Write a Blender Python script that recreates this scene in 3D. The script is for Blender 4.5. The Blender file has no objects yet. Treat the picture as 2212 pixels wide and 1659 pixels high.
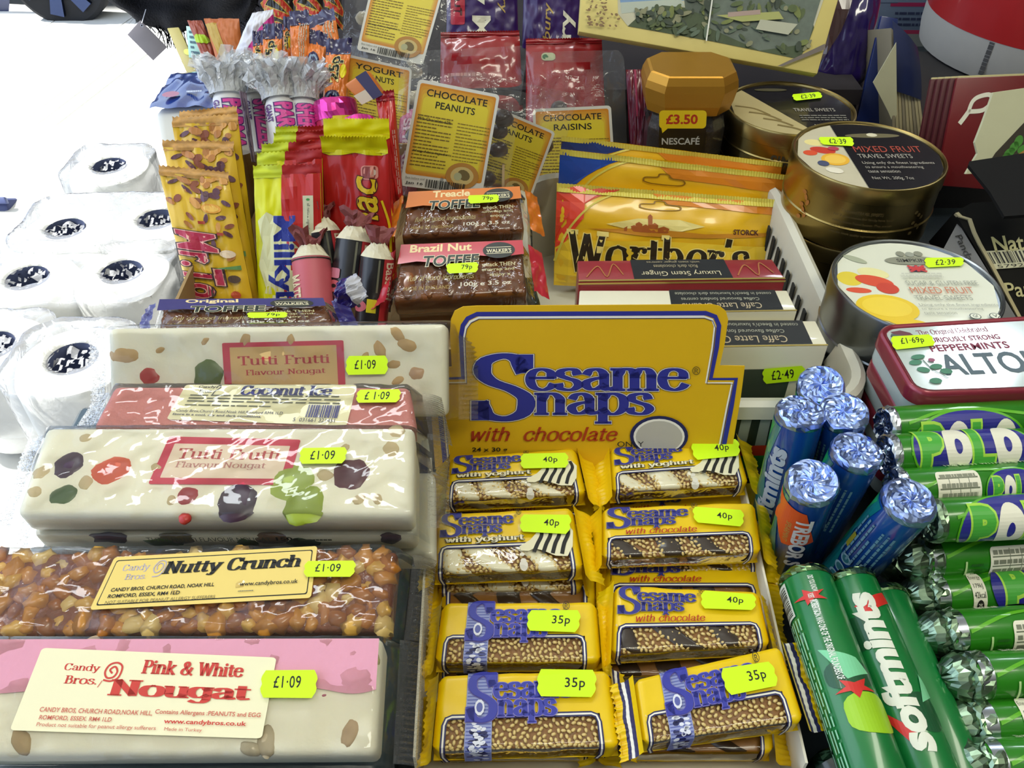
import bpy, bmesh, math, random
from mathutils import Vector, Matrix, noise
D = bpy.data
SC = bpy.context.scene
COL = SC.collection
random.seed(7)
V = Vector
# ---------------------------------------------------------------- camera
CAM = V((0, 0, .43))
PITCH = math.radians(42)
FPX = 1840.0
FW = V((0, math.cos(PITCH), -math.sin(PITCH)))
UP = V((0, math.sin(PITCH), math.cos(PITCH)))
cd = D.cameras.new('camera'); cam = D.objects.new('camera', cd); COL.objects.link(cam)
cam.location = CAM; cam.rotation_euler = (math.radians(90) - PITCH, 0, 0)
cd.sensor_width = 36; cd.lens = 36 * FPX / 2212; cd.clip_start = .02; cd.clip_end = 60
SC.camera = cam
# ---------------------------------------------------------------- world, sun, lamps, exposure
w = D.worlds.new('sky'); SC.world = w; w.use_nodes = True
w.node_tree.nodes['Background'].inputs[0].default_value = (.62, .76, 1, 1)
w.node_tree.nodes['Background'].inputs[1].default_value = 1.6
sd = D.lights.new('sun', 'SUN'); sd.energy = 8; sd.angle = math.radians(3); sd.color = (1, .97, .92)
so = D.objects.new('sun', sd); COL.objects.link(so)
so.rotation_euler = V((.80, -.12, -1.15)).to_track_quat('-Z', 'Y').to_euler()
def area(name, loc, to, sx, sy, e, col):
    l = D.lights.new(name, 'AREA'); l.shape = 'RECTANGLE'; l.size = sx; l.size_y = sy; l.energy = e; l.color = col
    o = D.objects.new(name, l); COL.objects.link(o); o.location = loc
    o.rotation_euler = (V(to) - V(loc)).to_track_quat('-Z', 'Y').to_euler()
area('window_daylight', (1.95, 2.75, 2.12), (.2, .4, 0), .30, .22, 6.5, (.80, .9, 1))
area('ceiling_lamp_tube', (-.55, 1.25, 2.1), (-.5, .6, 0), 1.2, .16, 12, (.92, .97, 1))
area('warm_fill_panel', (.75, -.35, 2.1), (.25, .5, 0), 1.5, .30, 19, (1, .97, .80))  # warm fill light, added above and behind the camera
area('shop_doorway_daylight', (-1.9, .2, 1.1), (0, .4, .05), 1.6, 1.6, 12, (.78, .88, 1))
SC.view_settings.view_transform = 'Standard'; SC.view_settings.look = 'None'
SC.view_settings.gamma = 1; SC.view_settings.use_curve_mapping = False
SC.view_settings.exposure = -.05
SC.cycles.transparent_max_bounces = 24
SC.cycles.max_bounces = 10
SC.cycles.use_denoising = True
# ---------------------------------------------------------------- pixel rays (photograph 2212 x 1659)
def ray(px, py): return FW + V((1, 0, 0)) * ((px - 1106) / FPX) - UP * ((py - 829.5) / FPX)
def at(px, py, Y=None, Z=None, d=None):
    r = ray(px, py)
    t = d if d is not None else (Y / r.y if Y is not None else (Z - CAM.z) / r.z)
    return CAM + r * t
# ---------------------------------------------------------------- materials
def lin(h):
    c = [int(h[i:i + 2], 16) / 255 for i in (0, 2, 4)]
    return [x / 12.92 if x <= .04045 else ((x + .055) / 1.055) ** 2.4 for x in c] + [1]
_m = {}
def M(h, rough=.45, metal=0, var=.06, bump=0, bs=400, coat=0, sss=0, vs=60, spec=.5):
    k = (h, rough, metal, var, bump, bs, coat, sss, vs, spec)
    if k in _m: return _m[k]
    m = D.materials.new('mat_' + h + ('_metal' if metal else '')); m.use_nodes = True
    nt = m.node_tree; N = nt.nodes; L = nt.links; b = N['Principled BSDF']
    c = lin(h)
    tc = N.new('ShaderNodeTexCoord'); nz = N.new('ShaderNodeTexNoise'); nz.inputs['Scale'].default_value = vs; nz.inputs['Detail'].default_value = 4
    L.new(tc.outputs['Object'], nz.inputs['Vector'])
    mx = N.new('ShaderNodeMix'); mx.data_type = 'RGBA'
    mx.inputs[6].default_value = [x * (1 - var) for x in c[:3]] + [1]
    mx.inputs[7].default_value = [min(1, x * (1 + var)) for x in c[:3]] + [1]
    L.new(nz.outputs['Fac'], mx.inputs[0]); L.new(mx.outputs[2], b.inputs['Base Color'])
    b.inputs['Roughness'].default_value = rough; b.inputs['Metallic'].default_value = metal
    b.inputs['Specular IOR Level'].default_value = spec
    if coat: b.inputs['Coat Weight'].default_value = coat; b.inputs['Coat Roughness'].default_value = .08
    if sss:
        b.inputs['Subsurface Weight'].default_value = sss; b.inputs['Subsurface Radius'].default_value = (.004, .003, .002)
    if bump:
        n2 = N.new('ShaderNodeTexNoise'); n2.inputs['Scale'].default_value = bs; n2.inputs['Detail'].default_value = 3
        bp = N.new('ShaderNodeBump'); bp.inputs['Strength'].default_value = bump; bp.inputs['Distance'].default_value = .002
        L.new(tc.outputs['Object'], n2.inputs['Vector']); L.new(n2.outputs['Fac'], bp.inputs['Height']); L.new(bp.outputs['Normal'], b.inputs['Normal'])
        if coat: L.new(bp.outputs['Normal'], b.inputs['Coat Normal'])
    _m[k] = m; return m
def film(name, tint=(.97, .98, .98), haze=.03, bump=.35, bs=90, gloss=1.0, rough=.06, ior=1.5):
    """thin clear plastic: see-through, fresnel gloss, a little milky haze"""
    if name in _m: return _m[name]
    m = D.materials.new(name); m.use_nodes = True; nt = m.node_tree; N = nt.nodes; L = nt.links
    N.remove(N['Principled BSDF']); out = N['Material Output']
    tr = N.new('ShaderNodeBsdfTransparent'); tr.inputs[0].default_value = (*tint, 1)
    df = N.new('ShaderNodeBsdfDiffuse'); df.inputs[0].default_value = (.85, .87, .9, 1)
    gl = N.new('ShaderNodeBsdfGlossy'); gl.inputs['Roughness'].default_value = rough
    fr = N.new('ShaderNodeFresnel'); fr.inputs[0].default_value = ior
    tc = N.new('ShaderNodeTexCoord'); nz = N.new('ShaderNodeTexNoise'); nz.inputs['Scale'].default_value = bs; nz.inputs['Detail'].default_value = 3; nz.inputs['Distortion'].default_value = 1.2
    bp = N.new('ShaderNodeBump'); bp.inputs['Strength'].default_value = bump; bp.inputs['Distance'].default_value = .004
    L.new(tc.outputs['Object'], nz.inputs['Vector']); L.new(nz.outputs['Fac'], bp.inputs['Height'])
    L.new(bp.outputs['Normal'], gl.inputs['Normal']); L.new(bp.outputs['Normal'], fr.inputs['Normal'])
    mu = N.new('ShaderNodeMath'); mu.operation = 'MULTIPLY'; mu.inputs[1].default_value = gloss; mu.use_clamp = True
    L.new(fr.outputs[0], mu.inputs[0])
    a = N.new('ShaderNodeMixShader'); a.inputs[0].default_value = haze; L.new(tr.outputs[0], a.inputs[1]); L.new(df.outputs[0], a.inputs[2])
    c = N.new('ShaderNodeMixShader'); L.new(mu.outputs[0], c.inputs[0]); L.new(a.outputs[0], c.inputs[1]); L.new(gl.outputs[0], c.inputs[2])
    L.new(c.outputs[0], out.inputs[0]); _m[name] = m; return m
FILM = film('clear_wrap', haze=.03, bump=.3, bs=22, gloss=.9, rough=.05)
FILM2 = film('clear_bag', haze=.05, bump=.6, bs=60, gloss=1.2)
FRINGE = film('crimped_film', haze=.05, bump=1, bs=400, gloss=.8, rough=.12)
CELLO = film('cellophane', haze=.42, bump=.8, bs=150, gloss=1.6, rough=.1)
WFILM = film('window_film', haze=.0, bump=.15, bs=60, gloss=.8, rough=.05)
# ---------------------------------------------------------------- objects
def tag(o, label=None, cat=None, group=None, kind=None):
    if label: o['label'] = label
    if cat: o['category'] = cat
    if group: o['group'] = group
    if kind: o['kind'] = kind
    return o
def thing(name, label, cat, loc, group=None):
    o = D.objects.new(name, None); COL.objects.link(o); o.location = loc; o.empty_display_size = .01
    return tag(o, label, cat, group)
def mk(name, vs, fs, mats, par=None, smooth=False, mi=None, label=None, kind=None):
    """verts in world space; stored relative to the parent thing"""
    off = V((0, 0, 0)); p = par
    while p is not None: off = off + p.location; p = p.parent
    me = D.meshes.new(name)
    me.from_pydata([tuple(V(v) - off) for v in vs], [], fs)
    for m in (mats if isinstance(mats, (list, tuple)) else [mats]): me.materials.append(m)
    if mi: me.polygons.foreach_set('material_index', mi)
    if smooth: me.polygons.foreach_set('use_smooth', [True] * len(me.polygons))
    me.update()
    o = D.objects.new(name, me); COL.objects.link(o)
    if par is not None: o.parent = par
    if label: o['label'] = label
    if kind: o['kind'] = kind
    return o
def sharp(o, deg=35):
    try: o.data.set_sharp_from_angle(angle=math.radians(deg))
    except Exception: pass
    return o
class Buf:
    def __init__(s): s.v = []; s.f = []; s.m = []
    def add(s, vs, fs, mi=0):
        n = len(s.v); s.v += [V(v) for v in vs]; s.f += [tuple(i + n for i in f) for f in fs]; s.m += [mi] * len(fs)
    def mk(s, name, mats, par=None, smooth=False, **k): return mk(name, s.v, s.f, mats, par, smooth, s.m, **k)
# ---------------------------------------------------------------- surface maps
class Face:
    """flat (nearly rectangular) face from four corners TL TR BR BL; x to the right, y up from the lower edge, h out"""
    def __init__(s, c, r=0.0):
        s.c = [V(p) for p in c]; tl, tr, br, bl = s.c
        s.W = ((tr - tl).length + (br - bl).length) / 2; s.H = ((tl - bl).length + (tr - br).length) / 2
        s.n = (tr - bl).cross(tl - br).normalized(); s.r = r
        if s.n.dot(CAM - (tl + br) / 2) < 0 and not getattr(s, 'keep', 0): s.n = -s.n
        s.mid = (tl + tr + br + bl) / 4
    def flat(s, x, y):
        u, v = x / s.W, y / s.H; tl, tr, br, bl = s.c
        return bl * (1 - u) * (1 - v) + br * u * (1 - v) + tr * u * v + tl * (1 - u) * v
    def m(s, x, y, h=0):
        r = s.r
        if r and y < r:
            a = (r - y) / r
            if a <= math.pi / 2: return s.flat(x, r - (r + h) * math.sin(a)) - s.n * (r - (r + h) * math.cos(a))
            return s.flat(x, -h) - s.n * (r + (a - math.pi / 2) * r)
        if r and y > s.H - r:
            a = (y - s.H + r) / r
            if a <= math.pi / 2: return s.flat(x, s.H - r + (r + h) * math.sin(a)) - s.n * (r - (r + h) * math.cos(a))
            return s.flat(x, s.H + h) - s.n * (r + (a - math.pi / 2) * r)
        return s.flat(x, y) + s.n * h
    def hit(s, px, py, h=0):
        r = ray(px, py); n = s.n; p0 = s.mid + n * h
        P = CAM + r * ((p0 - CAM).dot(n) / r.dot(n))
        x, y = s.W / 2, s.H / 2
        for _ in range(12):
            q = s.flat(x, y); e = P - n * h - q
            fx = (s.flat(x + 1e-4, y) - q) * 1e4; fy = (s.flat(x, y + 1e-4) - q) * 1e4
            a, b, c = fx.dot(fx), fx.dot(fy), fy.dot(fy); g, k = fx.dot(e), fy.dot(e); dt = a * c - b * b
            x += (g * c - k * b) / dt; y += (a * k - b * g) / dt
        return x, y
def face(px4, zt=None, zb=None, Y=None, r=0.0):
    """px4: TL TR BR BL pixels of the photograph; heights zt/zb of the upper/lower edge, or distances Y=(top, bottom)"""
    if Y is not None: c = [at(*px4[0], Y=Y[0]), at(*px4[1], Y=Y[0]), at(*px4[2], Y=Y[1]), at(*px4[3], Y=Y[1])]
    else: c = [at(*px4[0], Z=zt), at(*px4[1], Z=zt), at(*px4[2], Z=zb), at(*px4[3], Z=zb)]
    n = (c[0] - c[2]).cross(c[1] - c[3]).normalized(); m = (c[0] + c[1] + c[2] + c[3]) / 4      # make it truly flat
    return Face([CAM + (p - CAM) * ((m - CAM).dot(n) / (p - CAM).dot(n)) for p in c], r)
class Cyl:
    """cylinder map: x along the axis from A, y around it (0 faces the camera), h outwards"""
    def __init__(s, A, B, r, phi=0):
        s.A, s.B, s.r = V(A), V(B), r; s.ax = (s.B - s.A).normalized(); s.L = (s.B - s.A).length
        t = CAM - (s.A + s.B) / 2; t = (t - s.ax * t.dot(s.ax)).normalized(); b = s.ax.cross(t)
        c, q = math.cos(phi), math.sin(phi); s.e1 = t * c + b * q; s.e2 = s.ax.cross(s.e1)
    def m(s, x, y, h=0):
        a = y / s.r
        return s.A + s.ax * x + (s.e1 * math.cos(a) + s.e2 * math.sin(a)) * (s.r + h)
# ---------------------------------------------------------------- flat print: shapes and lettering in a 0..1 box, y down
GL = {  # serif letters as pen strokes: s = curve, l = straight; stems get serifs (e)
'a': (44, 's8,38 13,47 23,50 31,44 34,34|l34,38 34,8|s34,8 37,1 44,3|s34,30 20,27 9,20 7,11 14,2 24,3 34,12'),
'b': (46, 'l9,72 9,2|s9,36 18,49 30,49 40,38 40,14 30,1 18,1 9,12|e2,72 9,72'),
'c': (43, 's38,37 33,48 22,50 10,42 6,26 10,8 22,0 33,4 39,14|d37,38'),
'd': (48, 'l38,72 38,0|e30,72 38,72|e38,0 46,0|s38,36 28,49 16,49 7,38 7,14 16,1 28,1 38,12'),
'e': (44, 'l8,29 38,29|s38,29 36,43 24,50 11,44 6,26 11,7 24,0 35,5 40,13'),
'f': (28, 'l13,0 13,56|s13,56 17,69 28,71|e4,48 25,48|e5,0 22,0|d28,67'),
'g': (47, 's38,36 28,49 16,49 7,38 7,18 16,4 28,4 38,14|l38,50 38,-8|s38,-8 31,-20 18,-22 8,-16|e38,50 45,50'),
'h': (49, 'l10,72 10,0|s10,34 18,48 30,49 38,38 38,28|l38,32 38,0|e3,0 17,0|e31,0 45,0|e3,72 10,72'),
'i': (21, 'l10,50 10,0|e3,50 10,50|e3,0 17,0|d10,66'),
'k': (45, 'l10,72 10,0|l36,48 12,22|l18,28 38,0|e3,0 17,0|e3,72 10,72|e30,50 42,50|e31,0 44,0'),
'l': (21, 'l10,72 10,0|e3,72 10,72|e3,0 17,0'),
'm': (70, 'l10,50 10,0|s10,34 18,49 29,49 35,38 35,30|l35,36 35,0|s35,34 43,49 54,49 60,38 60,30|l60,36 60,0|e3,50 10,50|e3,0 17,0|e28,0 42,0|e53,0 67,0'),
'n': (49, 'l10,50 10,0|s10,34 18,49 30,49 38,38 38,28|l38,34 38,0|e3,50 10,50|e3,0 17,0|e31,0 45,0'),
'o': (48, 's24,50 11,44 6,25 11,6 24,0 37,6 42,25 37,44 24,50'),
'p': (47, 'l10,50 10,-22|s10,36 19,49 31,49 41,38 41,14 31,1 19,1 10,12|e3,50 10,50|e2,-22 19,-22'),
'r': (34, 'l10,50 10,0|s10,32 17,46 28,49|d29,45|e3,50 10,50|e3,0 18,0'),
's': (38, 's32,38 28,48 18,50 8,45 8,35 18,28 29,22 34,12 27,2 17,0 7,4 4,14'),
't': (30, 'l14,64 14,10|s14,12 18,1 28,3|e4,49 27,49'),
'u': (48, 'l10,50 10,14|s10,16 14,3 24,0 33,4 38,14|l38,50 38,0|e3,50 10,50|e31,50 38,50|e38,0 46,0'),
'v': (44, 'l6,50 22,0|l22,0 39,50|e0,50 13,50|e32,50 45,50'),
'w': (62, 'l6,50 18,0|l18,0 31,46|l31,46 43,0|l43,0 56,50|e0,50 13,50|e50,50 62,50'),
'y': (45, 'l6,50 23,3|l40,50 21,-15|s21,-14 15,-22 6,-19|e0,50 13,50|e33,50 46,50'),
'x': (44, 'l6,50 38,0|l38,50 6,0|e0,50 13,50|e31,50 44,50|e0,0 13,0|e31,0 44,0'),
'z': (40, 'l5,49 34,49|l34,49 6,1|l6,1 36,1'),
'S': (50, 's41,56 35,69 24,73 10,67 7,54 15,43 32,34 43,23 41,7 27,-1 12,3 5,17|l42,73 42,55|l5,-1 5,19'),
'T': (52, 'l26,72 26,0|e4,72 48,72|l4,72 4,58|l48,72 48,58|e15,0 37,0'),
'F': (46, 'l14,72 14,0|e5,72 42,72|l42,72 42,58|e14,38 32,38|e5,0 25,0'),
'N': (60, 'l12,72 12,0|l12,72 47,2|l47,72 47,0|e3,72 14,72|e3,0 21,0|e38,72 56,72'),
'C': (53, 's46,54 38,69 26,73 11,64 6,36 11,8 26,-1 38,4 47,17|l46,72 46,54'),
'I': (26, 'l13,72 13,0|e3,72 23,72|e3,0 23,0'),
'M': (72, 'l12,72 12,0|l12,72 35,6|l35,6 58,72|l58,72 58,0|e3,72 12,72|e58,72 68,72|e3,0 20,0|e50,0 68,0'),
'P': (49, 'l14,72 14,0|s14,71 32,72 42,62 42,48 32,37 14,36|e5,0 24,0|e5,72 14,72'),
'W': (74, 'l6,72 21,0|l21,0 36,68|l36,68 51,0|l51,0 67,72|e0,72 14,72|e60,72 74,72'),
'B': (50, 'l14,72 14,0|s14,71 30,72 38,60 32,42 14,39|s14,39 34,40 43,26 40,6 28,0 14,1|e5,72 14,72|e5,0 14,0'),
'O': (58, 's29,73 12,64 6,36 12,8 29,-1 46,8 52,36 46,64 29,73'),
'&': (60, 's52,40 40,10 24,-1 8,8 10,26 28,42 36,58 28,72 16,62 20,44 40,14 56,0'),
'.': (16, 'd8,4'), "'": (16, 'l9,74 7,58'), ' ': (26, ''), '-': (26, 'l4,24 22,24'), '/': (30, 'l4,-4 26,74'),
}
def crv(p, n=4):
    o = []
    for i in range(len(p) - 1):
        a, b, c, e = p[max(i - 1, 0)], p[i], p[i + 1], p[min(i + 2, len(p) - 1)]
        for k in range(n):
            t = k / n
            o.append(tuple(.5 * (2 * b[j] + (c[j] - a[j]) * t + (2 * a[j] - 5 * b[j] + 4 * c[j] - e[j]) * t * t + (3 * b[j] - a[j] - 3 * c[j] + e[j]) * t ** 3) for j in (0, 1)))
    return o + [p[-1]]
def ribbon(p, a, b):
    vs = []; n = len(p)
    for i in range(n):
        dx = p[min(i + 1, n - 1)][0] - p[max(i - 1, 0)][0]; dy = p[min(i + 1, n - 1)][1] - p[max(i - 1, 0)][1]
        l = math.hypot(dx, dy) or 1; nx, ny = -dy / l, dx / l; w = math.hypot(a * nx, b * ny)
        e = 0 if 0 < i < n - 1 else (-1 if i == 0 else 1) * math.hypot(b * dy / l, a * dx / l) * .55
        x, y = p[i][0] + dx / l * e, p[i][1] + dy / l * e
        vs += [(x + nx * w, y + ny * w), (x - nx * w, y - ny * w)]
    return vs, [(2 * i, 2 * i + 1, 2 * i + 3, 2 * i + 2) for i in range(n - 1)]
_pen = {}
def pen(txt, a=6, b=2.2, extra=0, round_=False, seri=True, sp=0):
    k = (txt, a, b, extra, seri, sp)
    if k in _pen: return _pen[k]
    vs = []; fs = []; x0 = 0
    for ch in txt:
        adv, st = GL.get(ch, GL.get(ch.lower(), (30, '')))
        for s in st.split('|'):
            if not s: continue
            kd = s[0]; pts = [tuple(float(q) for q in t.split(',')) for t in s[1:].split()]
            if kd == 'e' and not seri: 
                if ch not in 'tfTF': continue
            if kd == 'd':
                cx, cy = pts[0]; r = max(a, 5) * 1.0 + extra
                q = [(cx + r * math.cos(i * math.pi / 5), cy + r * math.sin(i * math.pi / 5)) for i in range(10)]; f = [tuple(range(10))]
            else:
                if kd == 's': pts = crv(pts)
                aa, bb = (a + extra, b + extra)
                q, f = ribbon(pts, aa, bb)
            n = len(vs); vs += [(x0 + p[0], p[1]) for p in q]; fs += [tuple(i + n for i in g) for g in f]
        x0 += adv + sp
    _pen[k] = (vs, fs); return vs, fs
_tx = {}
def ttf(txt, bold=0.0, shear=0.0, space=1.0):
    k = (txt, bold, shear, space)
    if k in _tx: return _tx[k]
    c = D.curves.new('lettering', 'FONT'); c.body = txt; c.offset = bold; c.shear = shear; c.space_character = space
    c.resolution_u = 3; c.fill_mode = 'FRONT'
    o = D.objects.new('lettering', c); COL.objects.link(o)
    dg = bpy.context.evaluated_depsgraph_get(); e = o.evaluated_get(dg); me = e.to_mesh()
    vs = [(v.co.x, v.co.y) for v in me.vertices]; fs = [tuple(p.vertices) for p in me.polygons]
    e.to_mesh_clear(); D.objects.remove(o); D.curves.remove(c)
    _tx[k] = (vs, fs); return vs, fs
class Art:
    def __init__(s, asp=1): s.it = []; s.mats = []; s.lay = 0; s.asp = asp
    def mi(s, m):
        if m not in s.mats: s.mats.append(m)
        return s.mats.index(m)
    def raw(s, vs, fs, m, up=True):
        if up: s.lay += 1
        s.it.append((vs, fs, s.mi(m), s.lay)); return s
    def rect(s, x0, y0, x1, y1, m): return s.raw([(x0, y0), (x1, y0), (x1, y1), (x0, y1)], [(0, 1, 2, 3)], m)
    def poly(s, p, m): return s.raw(p, [tuple(range(len(p)))], m)
    def ell(s, cx, cy, rx, ry, m, n=28, rot=0):
        c, q = math.cos(rot), math.sin(rot)
        k = s.asp
        return s.poly([(cx + (rx * k * math.cos(t) * c - ry * math.sin(t) * q) / k, cy + rx * k * math.cos(t) * q + ry * math.sin(t) * c) for t in (i * 2 * math.pi / n for i in range(n))], m)
    def rr(s, x0, y0, x1, y1, rx, ry, m):
        p = []
        for cx, cy, a0 in ((x1 - rx, y1 - ry, 0), (x0 + rx, y1 - ry, 90), (x0 + rx, y0 + ry, 180), (x1 - rx, y0 + ry, 270)):
            p += [(cx + rx * math.cos(math.radians(a0 + a)), cy + ry * math.sin(math.radians(a0 + a))) for a in (0, 22, 45, 68, 90)]
        return s.poly(p, m)
    def line(s, p, w, m, asp=1, smooth=False):
        """w: width in y units; asp = box width / height"""
        if smooth: p = crv([tuple(q) for q in p], 5)
        v, f = ribbon([(x * asp, y) for x, y in p], w / 2, w / 2); return s.raw([(x / asp, y) for x, y in v], f, m)
    def _fit(s, vs, fs, box, m, rot, ref=None):
        r = ref or vs; X0 = min(p[0] for p in r); X1 = max(p[0] for p in r); Y0 = min(p[1] for p in r); Y1 = max(p[1] for p in r)
        x0, y0, x1, y1 = box; o = []
        for p in vs:
            u = (p[0] - X0) / (X1 - X0 or 1); v = 1 - (p[1] - Y0) / (Y1 - Y0 or 1)   # v down
            if rot == 0: o.append((x0 + u * (x1 - x0), y0 + v * (y1 - y0)))
            elif rot == -90: o.append((x1 - v * (x1 - x0), y0 + u * (y1 - y0)))     # reads downwards
            elif rot == 90: o.append((x0 + v * (x1 - x0), y1 - u * (y1 - y0)))      # reads upwards
            else: o.append((x1 - u * (x1 - x0), y1 - v * (y1 - y0)))
        s.raw(o, fs, m)
    def T(s, t, x0, y0, x1, y1, m, rot=0, bold=.0, shear=0.0, out=None, space=1.0):
        v, f = ttf(t, bold, shear, space); 
        if out:
            for ex, om in out:
                v2, f2 = ttf(t, bold + ex, shear, space); s._fit(v2, f2, (x0, y0, x1, y1), om, rot, v)
        s._fit(v, f, (x0, y0, x1, y1), m, rot)
        return s
    def S(s, t, x0, y0, x1, y1, m, rot=0, a=6, b=2.2, shear=0.0, out=None, seri=True, sp=0):
        sh = lambda q: [(p[0] + p[1] * shear, p[1]) for p in q]
        v, f = pen(t, a, b, 0, False, seri, sp); ref = sh(v)
        for ex, om in (out or []):
            v2, f2 = pen(t, a, b, ex, False, seri, sp); s._fit(sh(v2), f2, (x0, y0, x1, y1), om, rot, ref)
        s._fit(ref, f, (x0, y0, x1, y1), m, rot, ref); return s
    def bars(s, x0, y0, x1, y1, m, n=26, vert=True, seed=3):
        rnd = random.Random(seed); vs = []; fs = []; L = [rnd.choice((1, 1, 2, 3)) for _ in range(n * 2)]; t = sum(L); c = 0
        for i, q in enumerate(L):
            a, b = c / t, (c + q) / t; c += q
            if i % 2: continue
            k = len(vs)
            if vert: vs += [(x0 + a * (x1 - x0), y0), (x0 + b * (x1 - x0), y0), (x0 + b * (x1 - x0), y1), (x0 + a * (x1 - x0), y1)]
            else: vs += [(x0, y0 + a * (y1 - y0)), (x1, y0 + a * (y1 - y0)), (x1, y0 + b * (y1 - y0)), (x0, y0 + b * (y1 - y0))]
            fs.append((k, k + 1, k + 2, k + 3))
        return s.raw(vs, fs, m)
    def rows(s, x0, y0, x1, y1, n, m, th=.45, seed=1, vert=False):
        """print too small to read: rows of word-length dashes"""
        rnd = random.Random(seed); vs = []; fs = []
        for r in range(n):
            p = 0
            while p < 1:
                q = min(1, p + rnd.uniform(.05, .16)); k = len(vs); t0 = (r + .5 - th / 2) / n; t1 = (r + .5 + th / 2) / n
                a, b = (p, q)
                if vert: vs += [(x0 + t0 * (x1 - x0), y0 + a * (y1 - y0)), (x0 + t1 * (x1 - x0), y0 + a * (y1 - y0)), (x0 + t1 * (x1 - x0), y0 + b * (y1 - y0)), (x0 + t0 * (x1 - x0), y0 + b * (y1 - y0))]
                else: vs += [(x0 + a * (x1 - x0), y0 + t0 * (y1 - y0)), (x0 + b * (x1 - x0), y0 + t0 * (y1 - y0)), (x0 + b * (x1 - x0), y0 + t1 * (y1 - y0)), (x0 + a * (x1 - x0), y0 + t1 * (y1 - y0))]
                fs.append((k, k + 1, k + 2, k + 3)); p = q + .018
                if r % 4 == 3 and p > rnd.uniform(.4, .8): break
        return s.raw(vs, fs, m)
    def build(s, name, par, mp, quad=None, h0=.00025, dh=.00006, cut=None, label=None, wob=None):
        """mp: surface map in metres; quad: TL TR BR BL in its x,y; cut: grid spacing (unit box) for curved surfaces"""
        B = Buf()
        if quad is None: quad = [(0, mp.H), (mp.W, mp.H), (mp.W, 0), (0, 0)]
        for vs, fs, mi, lay in s.it:
            if cut:
                bm = bmesh.new(); bv = [bm.verts.new((x, y, 0)) for x, y in vs]
                for f in fs:
                    try: bm.faces.new([bv[i] for i in f])
                    except Exception: pass
                for ax, st in ((0, cut[0]), (1, cut[1])):
                    if not st: continue
                    lo = min(p[ax] for p in vs); hi = max(p[ax] for p in vs); c = (math.floor(lo / st) + 1) * st
                    while c < hi:
                        n = (1, 0, 0) if ax == 0 else (0, 1, 0); co = (c, 0, 0) if ax == 0 else (0, c, 0)
                        bmesh.ops.bisect_plane(bm, geom=bm.verts[:] + bm.edges[:] + bm.faces[:], plane_co=co, plane_no=n, dist=1e-7); c += st
                bm.verts.index_update(); vs = [(v.co.x, v.co.y) for v in bm.verts]; fs = [tuple(v.index for v in f.verts) for f in bm.faces]; bm.free()
            out = []; h = h0 + dh * lay
            for u, v in vs:
                x = quad[0][0] * (1 - u) * (1 - v) + quad[1][0] * u * (1 - v) + quad[2][0] * u * v + quad[3][0] * (1 - u) * v
                y = quad[0][1] * (1 - u) * (1 - v) + quad[1][1] * u * (1 - v) + quad[2][1] * u * v + quad[3][1] * (1 - u) * v
                out.append(mp.m(x, y, h + (wob(x, y) if wob else 0)))
            B.add(out, fs, mi)
        return B.mk(name, s.mats, par, label=label)
def pq(fc, px4, h=.0003): return [fc.hit(x, y, h) for x, y in px4]
STK = M('d4ff00', .55, var=.02); INK = M('14140f', .6)
def sticker(par, mp, txt, quad=None, px=None, tb=(.3, .25, .75, .78), h0=.0012, cut=None):
    if px: quad = pq(mp, px, h0)
    A = Art()
    A.poly([(.07, 0), (.93, 0), (.985, .2), (1, .33), (.975, .5), (1, .67), (.985, .8), (.93, 1), (.07, 1), (.015, .8), (0, .67), (.025, .5), (0, .33), (.015, .2)], STK)
    A.T(txt, tb[0] - .03, tb[1] - .03, tb[2] + .03, tb[3] + .03, INK, space=1.08, bold=.008)
    return A.build('price_sticker', par, mp, quad, h0=h0, cut=cut)
# ---------------------------------------------------------------- solids
_rb = {}
def rbox(W, H, t, r, seg=2):
    k = (round(W, 4), round(H, 4), round(t, 4), r, seg)
    if k in _rb: return _rb[k]
    bm = bmesh.new(); bmesh.ops.create_cube(bm, size=1)
    for v in bm.verts: v.co = V(((v.co.x + .5) * W, (v.co.y + .5) * H, (v.co.z - .5) * t))
    bmesh.ops.bevel(bm, geom=bm.edges[:], offset=min(r, t * .45), segments=seg, profile=.5, affect='EDGES')
    bm.verts.index_update(); out = ([tuple(v.co) for v in bm.verts], [tuple(v.index for v in f.verts) for f in bm.faces]); bm.free()
    _rb[k] = out; return out
def slab(name, fc, t, r, m, par, lift=0, inset=0, smooth=True, seg=2, jit=0):
    v, f = rbox(fc.W, fc.H, t, r, seg); fl = Face(fc.c)
    fl.n = fc.n; out = []
    for x, y, z in v:
        x = inset + x * (1 - 2 * inset / fc.W); y = inset + y * (1 - 2 * inset / fc.H); p = fl.flat(x, y) + fl.n * (z + lift)
        if jit: p = p + noise.noise_vector(p * 60) * jit
        out.append(p)
    return sharp(mk(name, out, f, m, par, smooth))
def grid(nx, ny, fn):
    vs = [fn(i / nx, j / ny) for j in range(ny + 1) for i in range(nx + 1)]
    fs = [(j * (nx + 1) + i, j * (nx + 1) + i + 1, (j + 1) * (nx + 1) + i + 1, (j + 1) * (nx + 1) + i) for j in range(ny) for i in range(nx)]
    return vs, fs
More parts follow.
